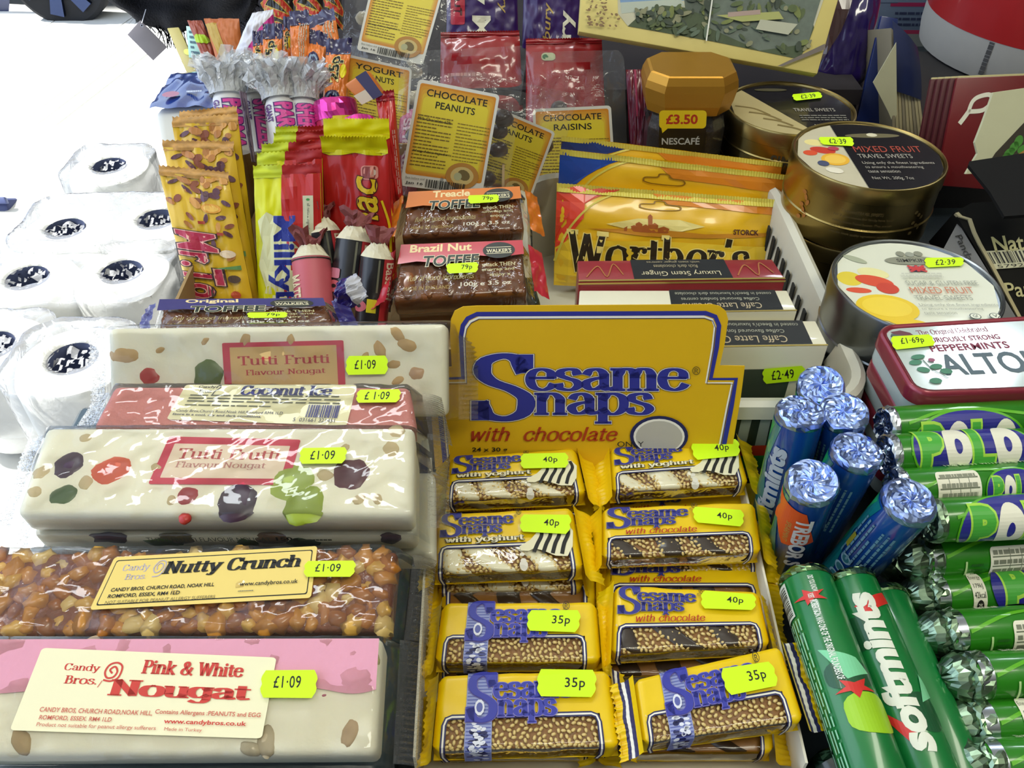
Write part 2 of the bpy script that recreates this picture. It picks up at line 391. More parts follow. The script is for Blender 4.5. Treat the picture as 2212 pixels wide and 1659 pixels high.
def lathe(name, prof, c, m, par, n=64, mi=None, ax=V((0, 0, 1)), smooth=True, mats=None):
    ax = V(ax).normalized(); e1 = ax.orthogonal().normalized(); e2 = ax.cross(e1); vs = []; fs = []; ms = []
    for r, z in prof:
        vs += [V(c) + ax * z + (e1 * math.cos(2 * math.pi * i / n) + e2 * math.sin(2 * math.pi * i / n)) * r for i in range(n)]
    for k in range(len(prof) - 1):
        for i in range(n): fs.append((k * n + i, k * n + (i + 1) % n, (k + 1) * n + (i + 1) % n, (k + 1) * n + i)); ms.append(mi[k] if mi else 0)
    if prof[-1][0] > 0: fs.append(tuple((len(prof) - 1) * n + i for i in range(n))); ms.append(mi[-1] if mi else 0)
    return sharp(mk(name, vs, fs, mats or m, par, smooth, ms), 30)
def blob(c, rx, ry, rz, X, Y, Z, seed=0, n=8, k=5, rough=.12):
    """closed lumpy ellipsoid with axes X Y Z"""
    vs = [V(c) + Z * rz]; fs = []
    for j in range(1, k):
        for i in range(n):
            a = math.pi * j / k; b = 2 * math.pi * i / n; p = V((math.sin(a) * math.cos(b), math.sin(a) * math.sin(b), math.cos(a)))
            q = 1 + rough * noise.noise(p * 1.7 + V((seed * 3.1, 0, 0))) * 2
            vs.append(V(c) + X * p.x * rx * q + Y * p.y * ry * q + Z * p.z * rz * q)
    vs.append(V(c) - Z * rz); L = len(vs) - 1
    for i in range(n):
        fs.append((0, 1 + i, 1 + (i + 1) % n)); fs.append((L, L - n + (i + 1) % n, L - n + i))
        for j in range(k - 2): fs.append((1 + j * n + i, 1 + (j + 1) * n + i, 1 + (j + 1) * n + (i + 1) % n, 1 + j * n + (i + 1) % n))
    return vs, fs
def frame_of(fc):
    X = (fc.c[1] - fc.c[0]).normalized(); Z = fc.n; return X, Z.cross(X), Z
# ================================================================ THE SETTING
def struct(name, vs, fs, m, **k): return tag(mk(name, vs, fs, m, None, **k), kind='structure')
def boxv(x0, y0, z0, x1, y1, z1):
    v = [(x, y, z) for z in (z0, z1) for y in (y0, y1) for x in (x0, x1)]
    return v, [(0, 2, 3, 1), (4, 5, 7, 6), (0, 1, 5, 4), (2, 6, 7, 3), (0, 4, 6, 2), (1, 3, 7, 5)]
struct('ceiling', *boxv(-1.80, -2.5, 2.25, 3.4, 6.0, 2.35), M('d8d4c4', .8))
struct('wall_back', *boxv(-.62, 3.3, -1, 3.4, 3.4, 2.25), M('3c3438', .8)); struct('wall_partition', *boxv(-.62, 1.75, -1, 3.3, 1.80, .35), M('2c2830', .8))
struct('wall_right', *boxv(3.3, -2.5, -1, 3.4, 3.3, 2.25), M('8a8272', .8))
struct('wall_front', *boxv(-1.25, -2.5, -1, 3.3, -2.4, 2.25), M('6f6a60', .8))
gd = M('f2f3ee', .8, var=.03)
struct('ground', *boxv(-9, -3, -1.0, 6, 12, -.875), M('c9cbc8', .9))
# white decking boards outside, each one a piece
dr = V((.168, .986, 0)).normalized(); nr = V((.986, -.168, 0)); o0 = V((-1.456, 2.195, -.85)); par_g = D.objects['ground']
edges = [(-2.6, -1.9), (-1.9, -1.3), (-1.3, -.75), (-.75, -.44)] + [(-.44 + .066 * i, -.44 + .066 * (i + 1)) for i in range(4)] + [(-.176, 0), (0, .22), (.22, .6)]
for i, (a, b) in enumerate(edges):
    a += .003; b -= .003 + (.009 if b == 0 or i == 9 else 0) + (.003 if i >= 3 else 0); vs = []
    for z in (-.875, -.85):
        for s in (-3, 1.585 + (i % 3) * .01):
            for q in (a, b): vs.append(V((o0.x, o0.y, 0)) + nr * q + dr * s + V((0, 0, z + (0 if z < -.86 else random.uniform(-.002, .002)))))
    mk('decking_board', vs, [(0, 2, 3, 1), (4, 5, 7, 6), (0, 1, 5, 4), (2, 6, 7, 3), (0, 4, 6, 2), (1, 3, 7, 5)], gd, par_g)
# counter
T = thing('shop_counter', 'dark shop counter that all the sweets are laid out on', 'counter', (.35, .45, -.02))
mk('countertop', *boxv(-.226, -.15, -.03, 1.15, 1.2, 0), M('2b3236', .35, bump=.1), T)
mk('counter_body', *boxv(-.21, -.1, -.85, 1.1, 1.18, -.03), M('39393b', .7), T)
T = thing('low_shelf', 'pale low shelf under the wrapped toilet rolls by the doorway', 'shelf', (-.62, .55, -.165))
mk('shelf_board', *boxv(-1.05, .1, -.18, -.235, 1.25, -.155), M('c8c8c4', .6), T)
mk('shelf_side', *boxv(-.35, .12, -.85, -.32, 1.2, -.18), M('9a9a98', .6), T); mk('shelf_side', *boxv(-1.04, .12, -.85, -1.01, 1.2, -.18), M('9a9a98', .6), T)
# riser behind, that carries the bars and the pictorial box
T = thing('shelf_riser', 'dark wooden riser behind the coffee jar and the gold tins', 'shelf', (.3, .9, 0))
mk('riser_board', *boxv(-.28, .78, .085, .33, 1.15, .1), M('241e22', .9), T); mk('riser_front', *boxv(-.28, .785, 0, .33, .80, .085), M('1c1619', .9), T)
# parked car
T = thing('parked_car', 'dark blue car outside, only its wheel and sill in view', 'car', (-2.0, 4.2, -.85))
cb = M('2b3358', .35, coat=.5)
wc = at(128, -62, Y=3.80)
vv, ff = grid(40, 6, lambda u, v: V((-3.6 + 3.1 * u, 3.86 + .08 * v, 0)) + V((0, 0, -.86 + 1.2 * v + (.46 * max(0, 1 - abs((-3.6 + 3.1 * u) - wc.x) / .27) ** .5 * (1 - v)))))
mk('body_panel', vv, ff, cb, T, True)
mk('underbody', *boxv(-3.6, 4.1, -.75, -.5, 5.6, .4), M('11131a', .8), T)
TY = lathe('wheel', [(.15, -.06), (.19, -.07), (.205, -.03), (.205, .05), (.19, .06), (.15, .05)], wc, M('17181c', .8), T, ax=(0, -1, 0), n=40)
B = Buf()
for k in range(7):
    a = k * 2 * math.pi / 7; e = V((math.cos(a), 0, math.sin(a))); f = V((-math.sin(a), 0, math.cos(a))); c = wc + V((0, -.07, 0))
    B.add([c + e * .03 + f * .02, c + e * .16 + f * .028, c + e * .16 - f * .028, c + e * .03 - f * .02, c + e * .03 + f * .02 + V((0, .03, 0)), c + e * .16 + f * .028 + V((0, .03, 0)), c + e * .16 - f * .028 + V((0, .03, 0)), c + e * .03 - f * .02 + V((0, .03, 0))], [(0, 1, 2, 3), (0, 4, 5, 1), (1, 5, 6, 2), (2, 6, 7, 3), (3, 7, 4, 0)])
B.mk('wheel_spokes', M('3c4664', .4, metal=1), TY)
lathe('wheel_hub', [(.0, .09), (.04, .085), (.05, .06), (.05, 0)], wc, M('6c7894', .3, metal=1), TY, ax=(0, -1, 0), n=20)

# ================================================================ TOILET ROLLS
rollm = M('f4f4f0', .9, var=.02, bump=.25, bs=250); corem = M('4a5474', .8, var=.1)  # dark slate core colour stands for the shade inside the roll holes
WRAP = film('white_wrap', haze=.22, bump=.6, bs=45, gloss=1.0, rough=.12)
def roll_pack(rolls, label, z, r=.049, h=.095, core=.021):
    cs = [at(x, y, Z=z) for x, y in rolls]; c = sum(cs, V((0, 0, 0))) / len(cs)
    T = thing('toilet_roll_pack', label, 'toilet rolls', (c.x, c.y, z - h), 'wrapped packs of toilet rolls')
    for p in cs:
        R = lathe('toilet_roll', [(core, -.03), (core, -.0015), (core + .002, 0), (r - .012, .001), (r - .004, -.004), (r, -.014), (r, -h + .01), (r - .006, -h)], p, rollm, T, n=48)
        lathe('cardboard_core', [(core - .0012, -.0004), (core - .0012, -h * .8), (0, -h * .8)], p, corem, R, n=28)
    xs = [p.x for p in cs]; ys = [p.y for p in cs]; x0, x1, y0, y1 = min(xs) - r, max(xs) + r, min(ys) - r, max(ys) + r
    def f(u, v):
        uu, vv = 2 * u - 1, 2 * v - 1; X = (x0 + x1) / 2 + (x1 - x0) / 2 * 1.02 * max(-1, min(1, uu * 1.35)); Y = (y0 + y1) / 2 + (y1 - y0) / 2 * 1.02 * max(-1, min(1, vv * 1.35))
        # corner rounding
        dx = max(0, abs(uu * 1.35) - 1); dy = max(0, abs(vv * 1.35) - 1); dn = (dx + dy) / .35 * h * .75
        ex = max(0, abs(X - (x0 + x1) / 2) - ((x1 - x0) / 2 - r * .6)); ey = max(0, abs(Y - (y0 + y1) / 2) - ((y1 - y0) / 2 - r * .6))
        L = math.hypot(ex, ey)
        if L > r * .62: k = r * .62 / L; X += -math.copysign(ex * (1 - k), X - (x0 + x1) / 2); Y += -math.copysign(ey * (1 - k), Y - (y0 + y1) / 2)
        P = V((X, Y, z + .004 - dn))
        n = noise.noise(P * 30) * .003 + noise.noise(P * 110) * .0012
        g = min(math.hypot(P.x - q.x, P.y - q.y) for q in cs); dip = -.004 if g < core else 0
        return P + V((0, 0, n * (1 if dn == 0 else .5) + dip))
    vs, fs = grid(60, 60, f); fs = [q for q in fs if min(math.hypot(vs[q[0]].x - p.x, vs[q[0]].y - p.y) for p in cs) > core * .95]; mk('plastic_wrap', vs, fs, WRAP, T, True)
    # crinkled wrap gathered over each roll's hole
    for p in cs:
        vs, fs = grid(20, 20, lambda u, v: p + V(((2 * u - 1) * core * 1.05, (2 * v - 1) * core * 1.05, -.006 + .008 * noise.noise(V((u * 5, v * 5, p.x * 90))))))
        rc = random.Random(int(p.x * 9999)); mk('wrap_crease', vs, [q for q in fs if noise.noise(V((vs[q[0]].x * 260 + p.x * 99, vs[q[0]].y * 150, 1))) > .02 and rc.random() < .9 and math.hypot(vs[q[0]].x - p.x, vs[q[0]].y - p.y) < core], CELLO, T)
    return T
roll_pack([(155, 772)], 'wrapped toilet roll nearest the nougat bars, its dark hole in view', -.03)
roll_pack([(58, 598), (262, 585)], 'wrapped pair of toilet rolls in the middle of the left side', -.055)
roll_pack([(140, 492), (338, 472)], 'wrapped pair of toilet rolls one row further back', -.052)
roll_pack([(235, 357)], 'wrapped toilet roll furthest back towards the white decking', -.06)
roll_pack([(-20, 745)], 'wrapped toilet roll cut off by the left edge of the picture', -.05)
# dark blue crate corner at the left edge
fc = face([(-60, 430), (12, 430), (34, 530), (-60, 545)], Y=(1.0, .97))
T = thing('plastic_crate', 'dark blue crate corner at the left edge behind the rolls', 'crate', fc.mid)
slab('crate_side', fc, .05, .006, M('3d4672', .5), T); f2 = face([(-60, 425), (8, 425), (14, 440), (-60, 440)], Y=(.995, .99)); slab('crate_rim', f2, .008, .002, M('56608c', .4), T)

# ================================================================ WRAPPED NOUGAT SLABS
def wrapfilm(fc, t, par, e=.006, seals=(1, 1), amp=.0012, top=.0014, mat=FILM, sw=.011):
    W, H = fc.W, fc.H
    def f(u, v):
        x = -e + (W + 2 * e) * u; q = v * 1.3 - .15      # y wraps down at both long edges
        y = max(-.0025, min(H + .0025, H * q)); dn = max(0, -q, q - 1) * 8 * t * .8
        ed = max(0, (-x + .001) / e, (x - W + .001) / e); h = top - dn - ed * t * .5
        P = fc.flat(x, y); k = noise.noise(P * 70 + V((9, 3, 1))) * amp + noise.noise(P * 190) * amp * .5
        return P + fc.n * (h + (k if dn == 0 else k * .3))
    vs, fs = grid(70, 26, f); mk('clear_film', vs, fs, mat, par, True)
    for s, on in ((-1, seals[0]), (1, seals[1])):
        if not on: continue
        def g(u, v):
            x = (-e - sw * u) if s < 0 else (W + e + sw * u); y = -.002 + (H + .004) * v
            P = fc.flat(x, y); z = -t * .5 + .0014 * math.sin(v * 130) * u - .006 * u * u + .002 * noise.noise(P * 80)
            return P + fc.n * z
        vs, fs = grid(5, 90, g); mk('crimped_seal', vs, fs, FRINGE, par, False)
def embed(fc, par, name, cx, cy, rx, ry, m, seed, rot=0, hz=.0016, pts=None):
    """a piece of fruit or nut set flush in the face; cx,cy in px; rx,ry metres"""
    x, y = fc.hit(cx, cy); X, Y, Z = frame_of(fc); c, q = math.cos(rot), math.sin(rot)
    vs, fs = blob(fc.flat(x, y) - Z * hz * .45, rx, ry, hz, X * c + Y * q, Y * c - X * q, Z, seed, 20, 8, .10)
    return sharp(mk(name, vs, fs, m, par, True), 60)
GUM = lambda h: M(h, .35, var=.15, sss=.15)
nut = M('c9b489', .5, var=.12); NW = M('f6f1dc', .7, var=.03, bump=.12, bs=300, sss=.1)
def nougat(name, label, px4, zt, zb, t, m, seals=(1, 1), film=True, cat='nougat bar', group='wrapped nougat and nut bars'):
    fc = face(px4, zt, zb); T = thing(name, label, cat, fc.mid - fc.n * t, group)
    slab('nougat_slab' if 'crunch' not in name else 'nut_slab', fc, t, .0035, m, T, jit=.0006, seg=3)
    if film: wrapfilm(fc, t, T, seals=seals)
    return fc, T
# --- lower slabs of the two-frutti stack (only their long sides show)
tp = [(100, 922), (895, 922), (893, 1110), (32, 1110)]
GR, RD, PU, LG, OR = '45602c', 'b8322c', '3c1838', '93a82e', 'd8582f'
f0 = face(tp, .118, .109)
for k, (dx, nm) in enumerate(((.000, 'white fruit nougat bar second from the top of the front stack'), (.008, 'white fruit nougat bar lowest in the front stack'))):
    c = [p - f0.n * .0195 * (k + 1) + V((dx * 1.0, -.0015 * (k + 1), 0)) for p in f0.c]; fc = Face(c)
    T = thing('nougat_bar', nm, 'nougat bar', fc.mid - fc.n * .017, 'wrapped nougat and nut bars')
    slab('nougat_slab', fc, .017, .0035, NW, T, jit=.0006, seg=3); wrapfilm(fc, .017, T, seals=(1, 0))
    B = fc.c; 
    for j, (u, sz, hx) in enumerate(((.2, .011, PU), (.33, .012, GR), (.37, .010, '6a5c34'), (.55, .006, GR), (.62, .009, '7a5a40'), (.7, .010, '2f4a2c'), (.93, .006, PU))[k * 1:]):
        P = B[3].lerp(B[2], (u + k * .13) % 1) - fc.n * (.004 + .004 * (j % 2)); dn = (B[3] - B[0]).normalized()
        vs, fs = blob(P - dn * .0008, sz, .0016, .005, (B[2] - B[3]).normalized(), dn, fc.n, j, 12, 6, .2); mk('candied_fruit', vs, fs, GUM(hx), T, True)
# --- front fruit nougat
fT, T = nougat('nougat_bar', 'white fruit nougat bar on top of the stack, glare across its pink-bordered label', tp, .118, .109, .0185, NW, (1, 1))
for i, (x, y, rx, ry, hx, ro) in enumerate(((150, 1003, .0088, .008, PU, .8), (240, 1016, .0115, .0085, OR, .5), (138, 1068, .0078, .006, GR, .3), (405, 1070, .006, .0055, 'a8323a', 0), (513, 1082, .011, .0115, '34142c', .2), (630, 1042, .0125, .0115, 'a3b548', .9), (655, 1088, .0105, .0115, '93a52a', .4), (760, 1024, .0095, .0105, '5a1828', 0), (398, 1118, .003, .003, RD, 0))):
    embed(fT, T, 'candied_fruit', x, y, rx, ry, GUM(hx), i, ro, .0022)
for i, (x, y, r) in enumerate(((185, 946, .004), (90, 1020, .005), (185, 1042, .0045), (702, 1026, .0045), (745, 968, .003), (845, 970, .0055), (340, 1010, .004), (775, 1078, .0035), (815, 1078, .003), (75, 1062, .004), (660, 1075, .004), (370, 1080, .003), (858, 932, .005))):
    embed(fT, T, 'peanut_piece', x, y, r, r * .8, nut, i + 40, i, .0012)
PK = M('d02a4a', .5); LB = M('f3ecc4', .5, var=.02); RI = M('c4323c', .5)
A = Art(); A.rr(0, 0, 1, 1, .02, .04, PK); A.rr(.065, .15, .935, .87, .008, .015, M('f2dfc8', .5, var=.02))
A.S('Tutti Frutti', .12, .25, .88, .47, M('c0403c', .5), a=5.5, b=2.4); A.S('Flavour Nougat', .14, .53, .80, .69, M('c88a80', .5), a=5, b=2.4)
A.build('label', T, fT, pq(fT, [(366, 943), (650, 950), (622, 1048), (320, 1046)]), h0=.0004)
A2 = Art(); A2.T('TUTTI FRUTTI FLAVOUR NOUGAT', 0, 0, .67, 1, M('55584a', .6)); A2.T('150g', .70, -.1, .82, 1, M('2a2a22', .6), bold=.03); A2.rows(.83, .2, 1, .9, 1, M('55584a', .6))
cc = f0.c; sd_ = Face([cc[3] - f0.n * .0185 + V((0, -.003, 0)), cc[2] - f0.n * .0185 + V((0, -.003, 0)), cc[2] - f0.n * .025 + V((0, -.003, 0)), cc[3] - f0.n * .025 + V((0, -.003, 0))])
A2.build('printed_strip', T, sd_, [(sd_.W * .3, sd_.H), (sd_.W * .78, sd_.H), (sd_.W * .78, sd_.H * .35), (sd_.W * .3, sd_.H * .35)])
sticker(T, fT, '£1·09', px=[(648, 968), (752, 966), (745, 1001), (646, 1002)], tb=(.26, .22, .72, .72), h0=.003)
# --- coconut ice
fC, T = nougat('coconut_ice_bar', 'pink coconut ice bar with a cream label, between the two fruit nougats', [(246, 832), (886, 834), (900, 925), (196, 925)], .121, .116, .017, M('d88a82', .75, var=.06, bump=.5, bs=500), (1, 1), cat='coconut ice')
A = Art(); A.rr(0, 0, 1, 1, .02, .06, LB); NB = M('2c2f78', .5); GY = M('6a6a58', .6)
A.S('Candy', .085, .03, .185, .12, M('3c3838', .5), a=6, b=3); A.S('Bros.', .10, .14, .175, .24, M('3c3838', .5), a=6, b=3)
A.line([(.19, .1), (.2, .03), (.215, .06), (.205, .14), (.19, .2), (.185, .3)], .03, M('3c3838', .5), 4.6, True)
A.S('Coconut Ice', .34, .03, .87, .29, NB, a=8.5, b=3.5)
A.rows(.06, .27, .93, .52, 3, GY, seed=5, th=.4); A.rows(.06, .56, .55, .62, 1, GY, seed=6, th=.5)
A.T('Candy Bros,Church Road,Noak Hill,Romford RM4 1LD', .03, .72, .63, .81, M('46465c', .6)); A.T('Store in a cool, dry and dark conditions.', .02, .83, .52, .90, M('46465c', .6), bold=.02)
A.bars(.76, .53, .94, .84, NB, 24); A.T('5  031661 321451', .70, .86, .93, .95, M('46465c', .6))
A.build('label', T, fC, pq(fC, [(400, 828), (770, 828), (748, 917), (358, 903)], .002), h0=.0008)
sticker(T, fC, '£ 1·09', px=[(772, 842), (868, 841), (862, 869), (768, 870)], tb=(.22, .2, .72, .75), h0=.0035)
# --- rear fruit nougat, standing up against the toffees
fB, T = nougat('nougat_bar', 'white fruit nougat bar leaning up at the very back of the nougats', [(232, 710), (966, 700), (966, 900), (238, 910)], .136, .098, .017, NW, (1, 1))
for i, (x, y, rx, ry, hx, ro) in enumerate(((322, 813, .0055, .0055, RD, 0), (452, 808, .009, .009, '5c7028', .5), (900, 806, .005, .004, 'c8a078', 0))):
    embed(fB, T, 'candied_fruit', x, y, rx, ry, GUM(hx), i + 9, ro, .0018)
for i, (x, y, r) in enumerate(((270, 768, .0085), (346, 756, .003), (443, 737, .003), (530, 735, .005), (628, 736, .004), (820, 755, .0055), (858, 722, .005), (880, 745, .006), (850, 787, .004), (860, 822, .004), (788, 770, .003))):
    embed(fB, T, 'peanut_piece', x, y, r, r * .62, M('c9a46a', .5, var=.15), i + 70, i * .4, .0012)
A = Art(); A.rr(0, 0, 1, 1, .02, .02, PK); A.rr(.06, .08, .94, .95, .008, .01, M('ddb978', .5, var=.02))
A.S('Tutti Frutti', .12, .235, .88, .39, RI, a=5.5, b=2.4); A.S('Flavour Nougat', .18, .47, .84, .59, RI, a=5, b=2.4)
A.build('label', T, fB, pq(fB, [(480, 741), (742, 735), (748, 858), (488, 868)], .0), h0=.0004)
sticker(T, fB, '£1·09', px=[(748, 769), (838, 768), (838, 808), (746, 810)], tb=(.24, .25, .68, .68), h0=.003)
# --- nutty crunch
fN, T = nougat('nut_crunch_bar', 'brown peanut brittle bar with a yellow label, just above the pink nougat', [(-20, 1192), (860, 1187), (842, 1358), (-40, 1368)], .094, .090, .016, M('7c3c10', .3, var=.25, bump=.6, bs=200, coat=.5), (0, 1), film=False, cat='nut bar')
X, Y, Z = frame_of(fN); rn = random.Random(4); pm = [M(h, .32, var=.14, coat=.4) for h in ('c4842c', 'd8a84c', 'b06c20', 'e0c078', '9c5a1c')]
nm = []
for k in range(8):
    vs, fs = blob((0, 0, 0), 1, .72, .6, V((1, 0, 0)), V((0, 1, 0)), V((0, 0, 1)), k, 9, 6, .3)
    me = D.meshes.new('peanut'); me.from_pydata([tuple(v) for v in vs], [], fs); me.materials.append(pm[k % 5]); me.polygons.foreach_set('use_smooth', [True] * len(fs)); nm.append(me)
pts = []; MT = Matrix((X, Y, Z)).transposed()
for _ in range(4000):
    p = (rn.uniform(.003, fN.W - .003), rn.uniform(.002, fN.H - .002))
    if all((p[0] - q[0]) ** 2 + (p[1] - q[1]) ** 2 > .0058 ** 2 for q in pts): pts.append(p)
for i, p in enumerate(pts[:290]):
    o = D.objects.new('peanut', nm[i % 8]); COL.objects.link(o); o.parent = T
    s = rn.uniform(.0038, .0070); o.location = fN.flat(*p) - fN.n * rn.uniform(.0002, .0022) - T.location
    o.rotation_euler = (MT @ Matrix.Rotation(rn.uniform(0, 6.28), 3, 'Z') @ Matrix.Rotation(rn.uniform(-.5, .5), 3, 'X')).to_euler(); o.scale = (s, s, s)
wrapfilm(fN, .016, T, seals=(0, 1), top=.004, amp=.0022)
YL = M('ecd070', .5, var=.03)
A = Art(); A.rr(0, 0, 1, 1, .015, .06, YL); A.rr(.02, .07, .98, .93, .01, .04, INK); A.rr(.0245, .09, .9755, .91, .01, .04, YL)
lc = M('b0a8c0', .5)
A.S('Candy', .07, .17, .20, .33, lc, a=5, b=2.5); A.S('Bros.', .10, .36, .20, .47, lc, a=5, b=2.5)
A.line([(.24, .30), (.235, .22), (.25, .18), (.265, .24), (.255, .34), (.235, .36), (.222, .26), (.24, .14), (.27, .16), (.275, .3), (.26, .42), (.23, .44)], .018, lc, 3.6, True)
A.S('Nutty Crunch', .27, .15, .93, .47, INK, a=8.5, b=3, shear=.1)
A.T('CANDY BROS, CHURCH ROAD, NOAK HILL', .06, .62, .54, .70, INK, bold=.02); A.T('ROMFORD, ESSEX, RM4 1LD', .06, .74, .39, .82, INK, bold=.02); A.T('NOT SUITABLE FOR PEANUT ALLERGY SUFFERERS', .06, .86, .56, .92, M('7a6c3c', .6)); A.T('www.candybros.co.uk', .66, .64, .93, .74, INK, bold=.012); A.rows(.66, .80, .73, .83, 1, GY)
A.build('label', T, fN, pq(fN, [(248, 1204), (686, 1180), (672, 1292), (194, 1318)], .005), h0=.0052)
sticker(T, fN, '£1·09', px=[(658, 1212), (771, 1211), (764, 1246), (655, 1246)], tb=(.25, .22, .68, .66), h0=.0075)
# --- pink and white nougat
fP, T = nougat('nougat_bar', 'pink-and-white nougat bar at the bottom left, nearest the camera', [(-150, 1378), (828, 1376), (812, 1628), (-200, 1632)], .097, .086, .021, M('f6f0da', .7, var=.03, bump=.15, bs=300, sss=.1), (0, 1))
# pink upper layer: a thin raised sheet with a wavy lower border
def pk(u, v):
    x = .0015 + (fP.W - .003) * u; yl = fP.H * (.50 + .03 * math.sin(u * 9 + 1) + .02 * math.sin(u * 31) + (.05 * max(0, (u - .9) * 10) ** 2)); y = yl + (fP.H - .0012 - yl) * v
    return fP.flat(x, y) + fP.n * (.0011 + .0006 * math.sin(min(1, v * 6) * 1.57))
vs, fs = grid(60, 8, pk); mk('pink_nougat_layer', vs, fs, M('e39fb4', .7, var=.04, bump=.12, bs=300, sss=.1), T, True)
for i, (x, y, r, hx) in enumerate(((795, 1415, .0065, 'b9b07c'), (752, 1470, .006, 'c0ae8c'), (415, 1400, .0055, 'c8b088'), (190, 1392, .005, 'd4b896'), (755, 1582, .0062, 'b89a72'), (575, 1600, .007, 'b8a888'), (45, 1600, .0065, 'b89c6c'), (540, 1616, .005, 'bcae90'), (475, 1411, .003, 'b8977c'))):
    embed(fP, T, 'peanut_piece', x, y, r, r * .55, M(hx, .6, var=.15), i + 20, -.7 + i * .5, .0022)
for i, (x, y, r) in enumerate(((703, 1438, .0025), (590, 1394, .001), (580, 1413, .0008), (530, 1411, .0007), (716, 1472, .001), (700, 1502, .001), (265, 1403, .0012), (28, 1478, .001))):
    embed(fP, T, 'air_hole', x, y, r, r * .6, M('b8687c', .8), i + 3, .2, .0010)
A = Art(); A.rr(0, 0, 1, 1, .02, .04, LB); RR = M('cf3a2e', .5)
A.S('Candy', .125, .18, .275, .29, RR, a=6, b=2.5); A.S('Bros.', .145, .33, .28, .43, RR, a=6, b=2.5)
A.line([(.33, .28), (.318, .24), (.335, .20), (.35, .26), (.34, .33), (.315, .34), (.30, .27), (.31, .18), (.34, .15), (.365, .2), (.362, .33), (.335, .38), (.305, .37)], .022, RR, 2.9, True)
A.line([(.30, .38), (.29, .46)], .008, RR, 2.9)
A.S('Pink & White', .45, .10, .875, .28, RR, a=8, b=3); A.S('Nougat', .34, .35, .925, .61, RR, a=9, b=3.2)
r2 = M('cc6450', .5)
A.T('CANDY BROS, CHURCH ROAD,NOAK HILL,', .09, .72, .545, .785, r2, bold=.01); A.T('ROMFORD, ESSEX. RM4 1LD', .10, .815, .39, .875, r2, bold=.01); A.T('Product not suitable for peanut allergy sufferers', .10, .90, .575, .96, r2)
A.T('Contains Allergens :PEANUTS and EGG', .555, .70, .98, .77, r2, bold=.012); A.T('www.candybros.co.uk', .60, .81, .93, .88, RR, bold=.02); A.T('Made in Turkey', .61, .91, .76, .96, r2)
A.build('label', T, fP, pq(fP, [(92, 1400), (598, 1421), (566, 1596), (22, 1578)], .002), h0=.0024)
sticker(T, fP, '£1·09', px=[(566, 1448), (688, 1447), (682, 1508), (560, 1507)], tb=(.26, .24, .68, .62), h0=.0042)
# --- display tray under the nougats
T = thing('display_tray', 'dark teal plastic tray that carries the nougat bars', 'tray', (-.13, .25, 0))
tm = M('2c4044', .3, coat=.3)
v, f = rbox(.205, .225, .046, .006); mk('tray_body', [V((-.262, .150, .048)) + V(q) for q in v], f, tm, T, True)
v, f = rbox(.208, .012, .022, .003); mk('tray_rim', [V((-.264, .138, .066)) + V(q) for q in v], f, M('4a6a70', .25, coat=.4), T, True)
v, f = rbox(.195, .06, .03, .004); mk('tray_step', [V((-.255, .305, .085)) + V(q) for q in v], f, tm, T, True)
# ================================================================ SESAME BAR DISPLAY BOX AND PACKETS
YEL = M('ecc600', .38, var=.04, coat=.15); BLU = M('2a2f8e', .45); WHT = M('ece8dc', .5, var=.02); CARD = M('dcae08', .5, var=.03)
DNV = M('1c2054', .45)
def logo(A, x0, y0, x1, y1, blue=BLU, o1=M('e8dca0', .5), o2=M('24264e', .5), a=8, w=1.0):
    W = x1 - x0; H = y1 - y0; kw = dict(out=[(2.6 * w, o2), (1.8 * w, o1)])
    A.S('S', x0, y0, x0 + .28 * W, y0 + .97 * H, blue, a=7.5, b=3.2, out=[(1.5 * w, o2), (1.0 * w, o1)])
    A.S('esame', x0 + .235 * W, y0 + .20 * H, x0 + .955 * W, y0 + .53 * H, blue, a=a, b=3.2, **kw)
    A.S('naps', x0 + .275 * W, y0 + .545 * H, x0 + .80 * W, y0 + 1.0 * H, blue, a=a, b=3.2, **kw)
    A.T('®', x0 + .965 * W, y0 + .18 * H, x0 + 1.0 * W, y0 + .30 * H, M('5a4a20', .5))
# card header, a plane leaning back slightly
def cp(x, y):
    P0 = at(1264, 797, Y=.372); a = at(1264, 985, Y=.352); U_ = (P0 - a).normalized(); n = V((1, 0, 0)).cross(U_)
    r = ray(x, y); return CAM + r * ((P0 - CAM).dot(n) / r.dot(n))
T = thing('display_box', 'yellow card display box with a tall printed header, full of sesame bars', 'display box', (.09, .27, 0))
out_px = [(920, 797), (976, 793), (972, 720), (974, 690), (982, 672), (1000, 663), (1030, 661), (1540, 658), (1556, 662), (1568, 672), (1573, 690), (1566, 740), (1555, 790), (1609, 791), (1600, 860), (1583, 960), (1574, 1010), (940, 1010), (932, 900)]
P = [cp(*p) for p in out_px]; nn = (P[1] - P[0]).cross(P[5] - P[0]); nn = nn.normalized() * (-1 if nn.y > 0 else 1)
N_ = len(P); vs = P + [p - nn * .0012 for p in P]
mk('header_card', vs, [tuple(range(N_)), tuple(range(2 * N_ - 1, N_ - 1, -1))] + [(i, i + N_, (i + 1) % N_ + N_, (i + 1) % N_) for i in range(N_)], CARD, T)
hf = Face([cp(920, 658), cp(1610, 658), cp(1610, 1010), cp(920, 1010)])
A = Art(); fx = lambda x: (x - 920) / 690; fy = lambda y: (y - 658) / 352; asp = hf.W / hf.H
bl = [(962, 1005), (952, 900), (935, 812), (1000, 810), (996, 722), (1000, 700), (1010, 686), (1030, 677), (1525, 675), (1545, 682), (1553, 700), (1548, 745), (1535, 812), (1590, 812), (1580, 870), (1555, 1005)]
wl = [(970, 1005), (961, 900), (944, 820), (1007, 819), (1003, 724), (1007, 704), (1016, 692), (1034, 684), (1520, 682), (1538, 688), (1544, 702), (1539, 745), (1525, 820), (1581, 820), (1571, 870), (1546, 1005)]
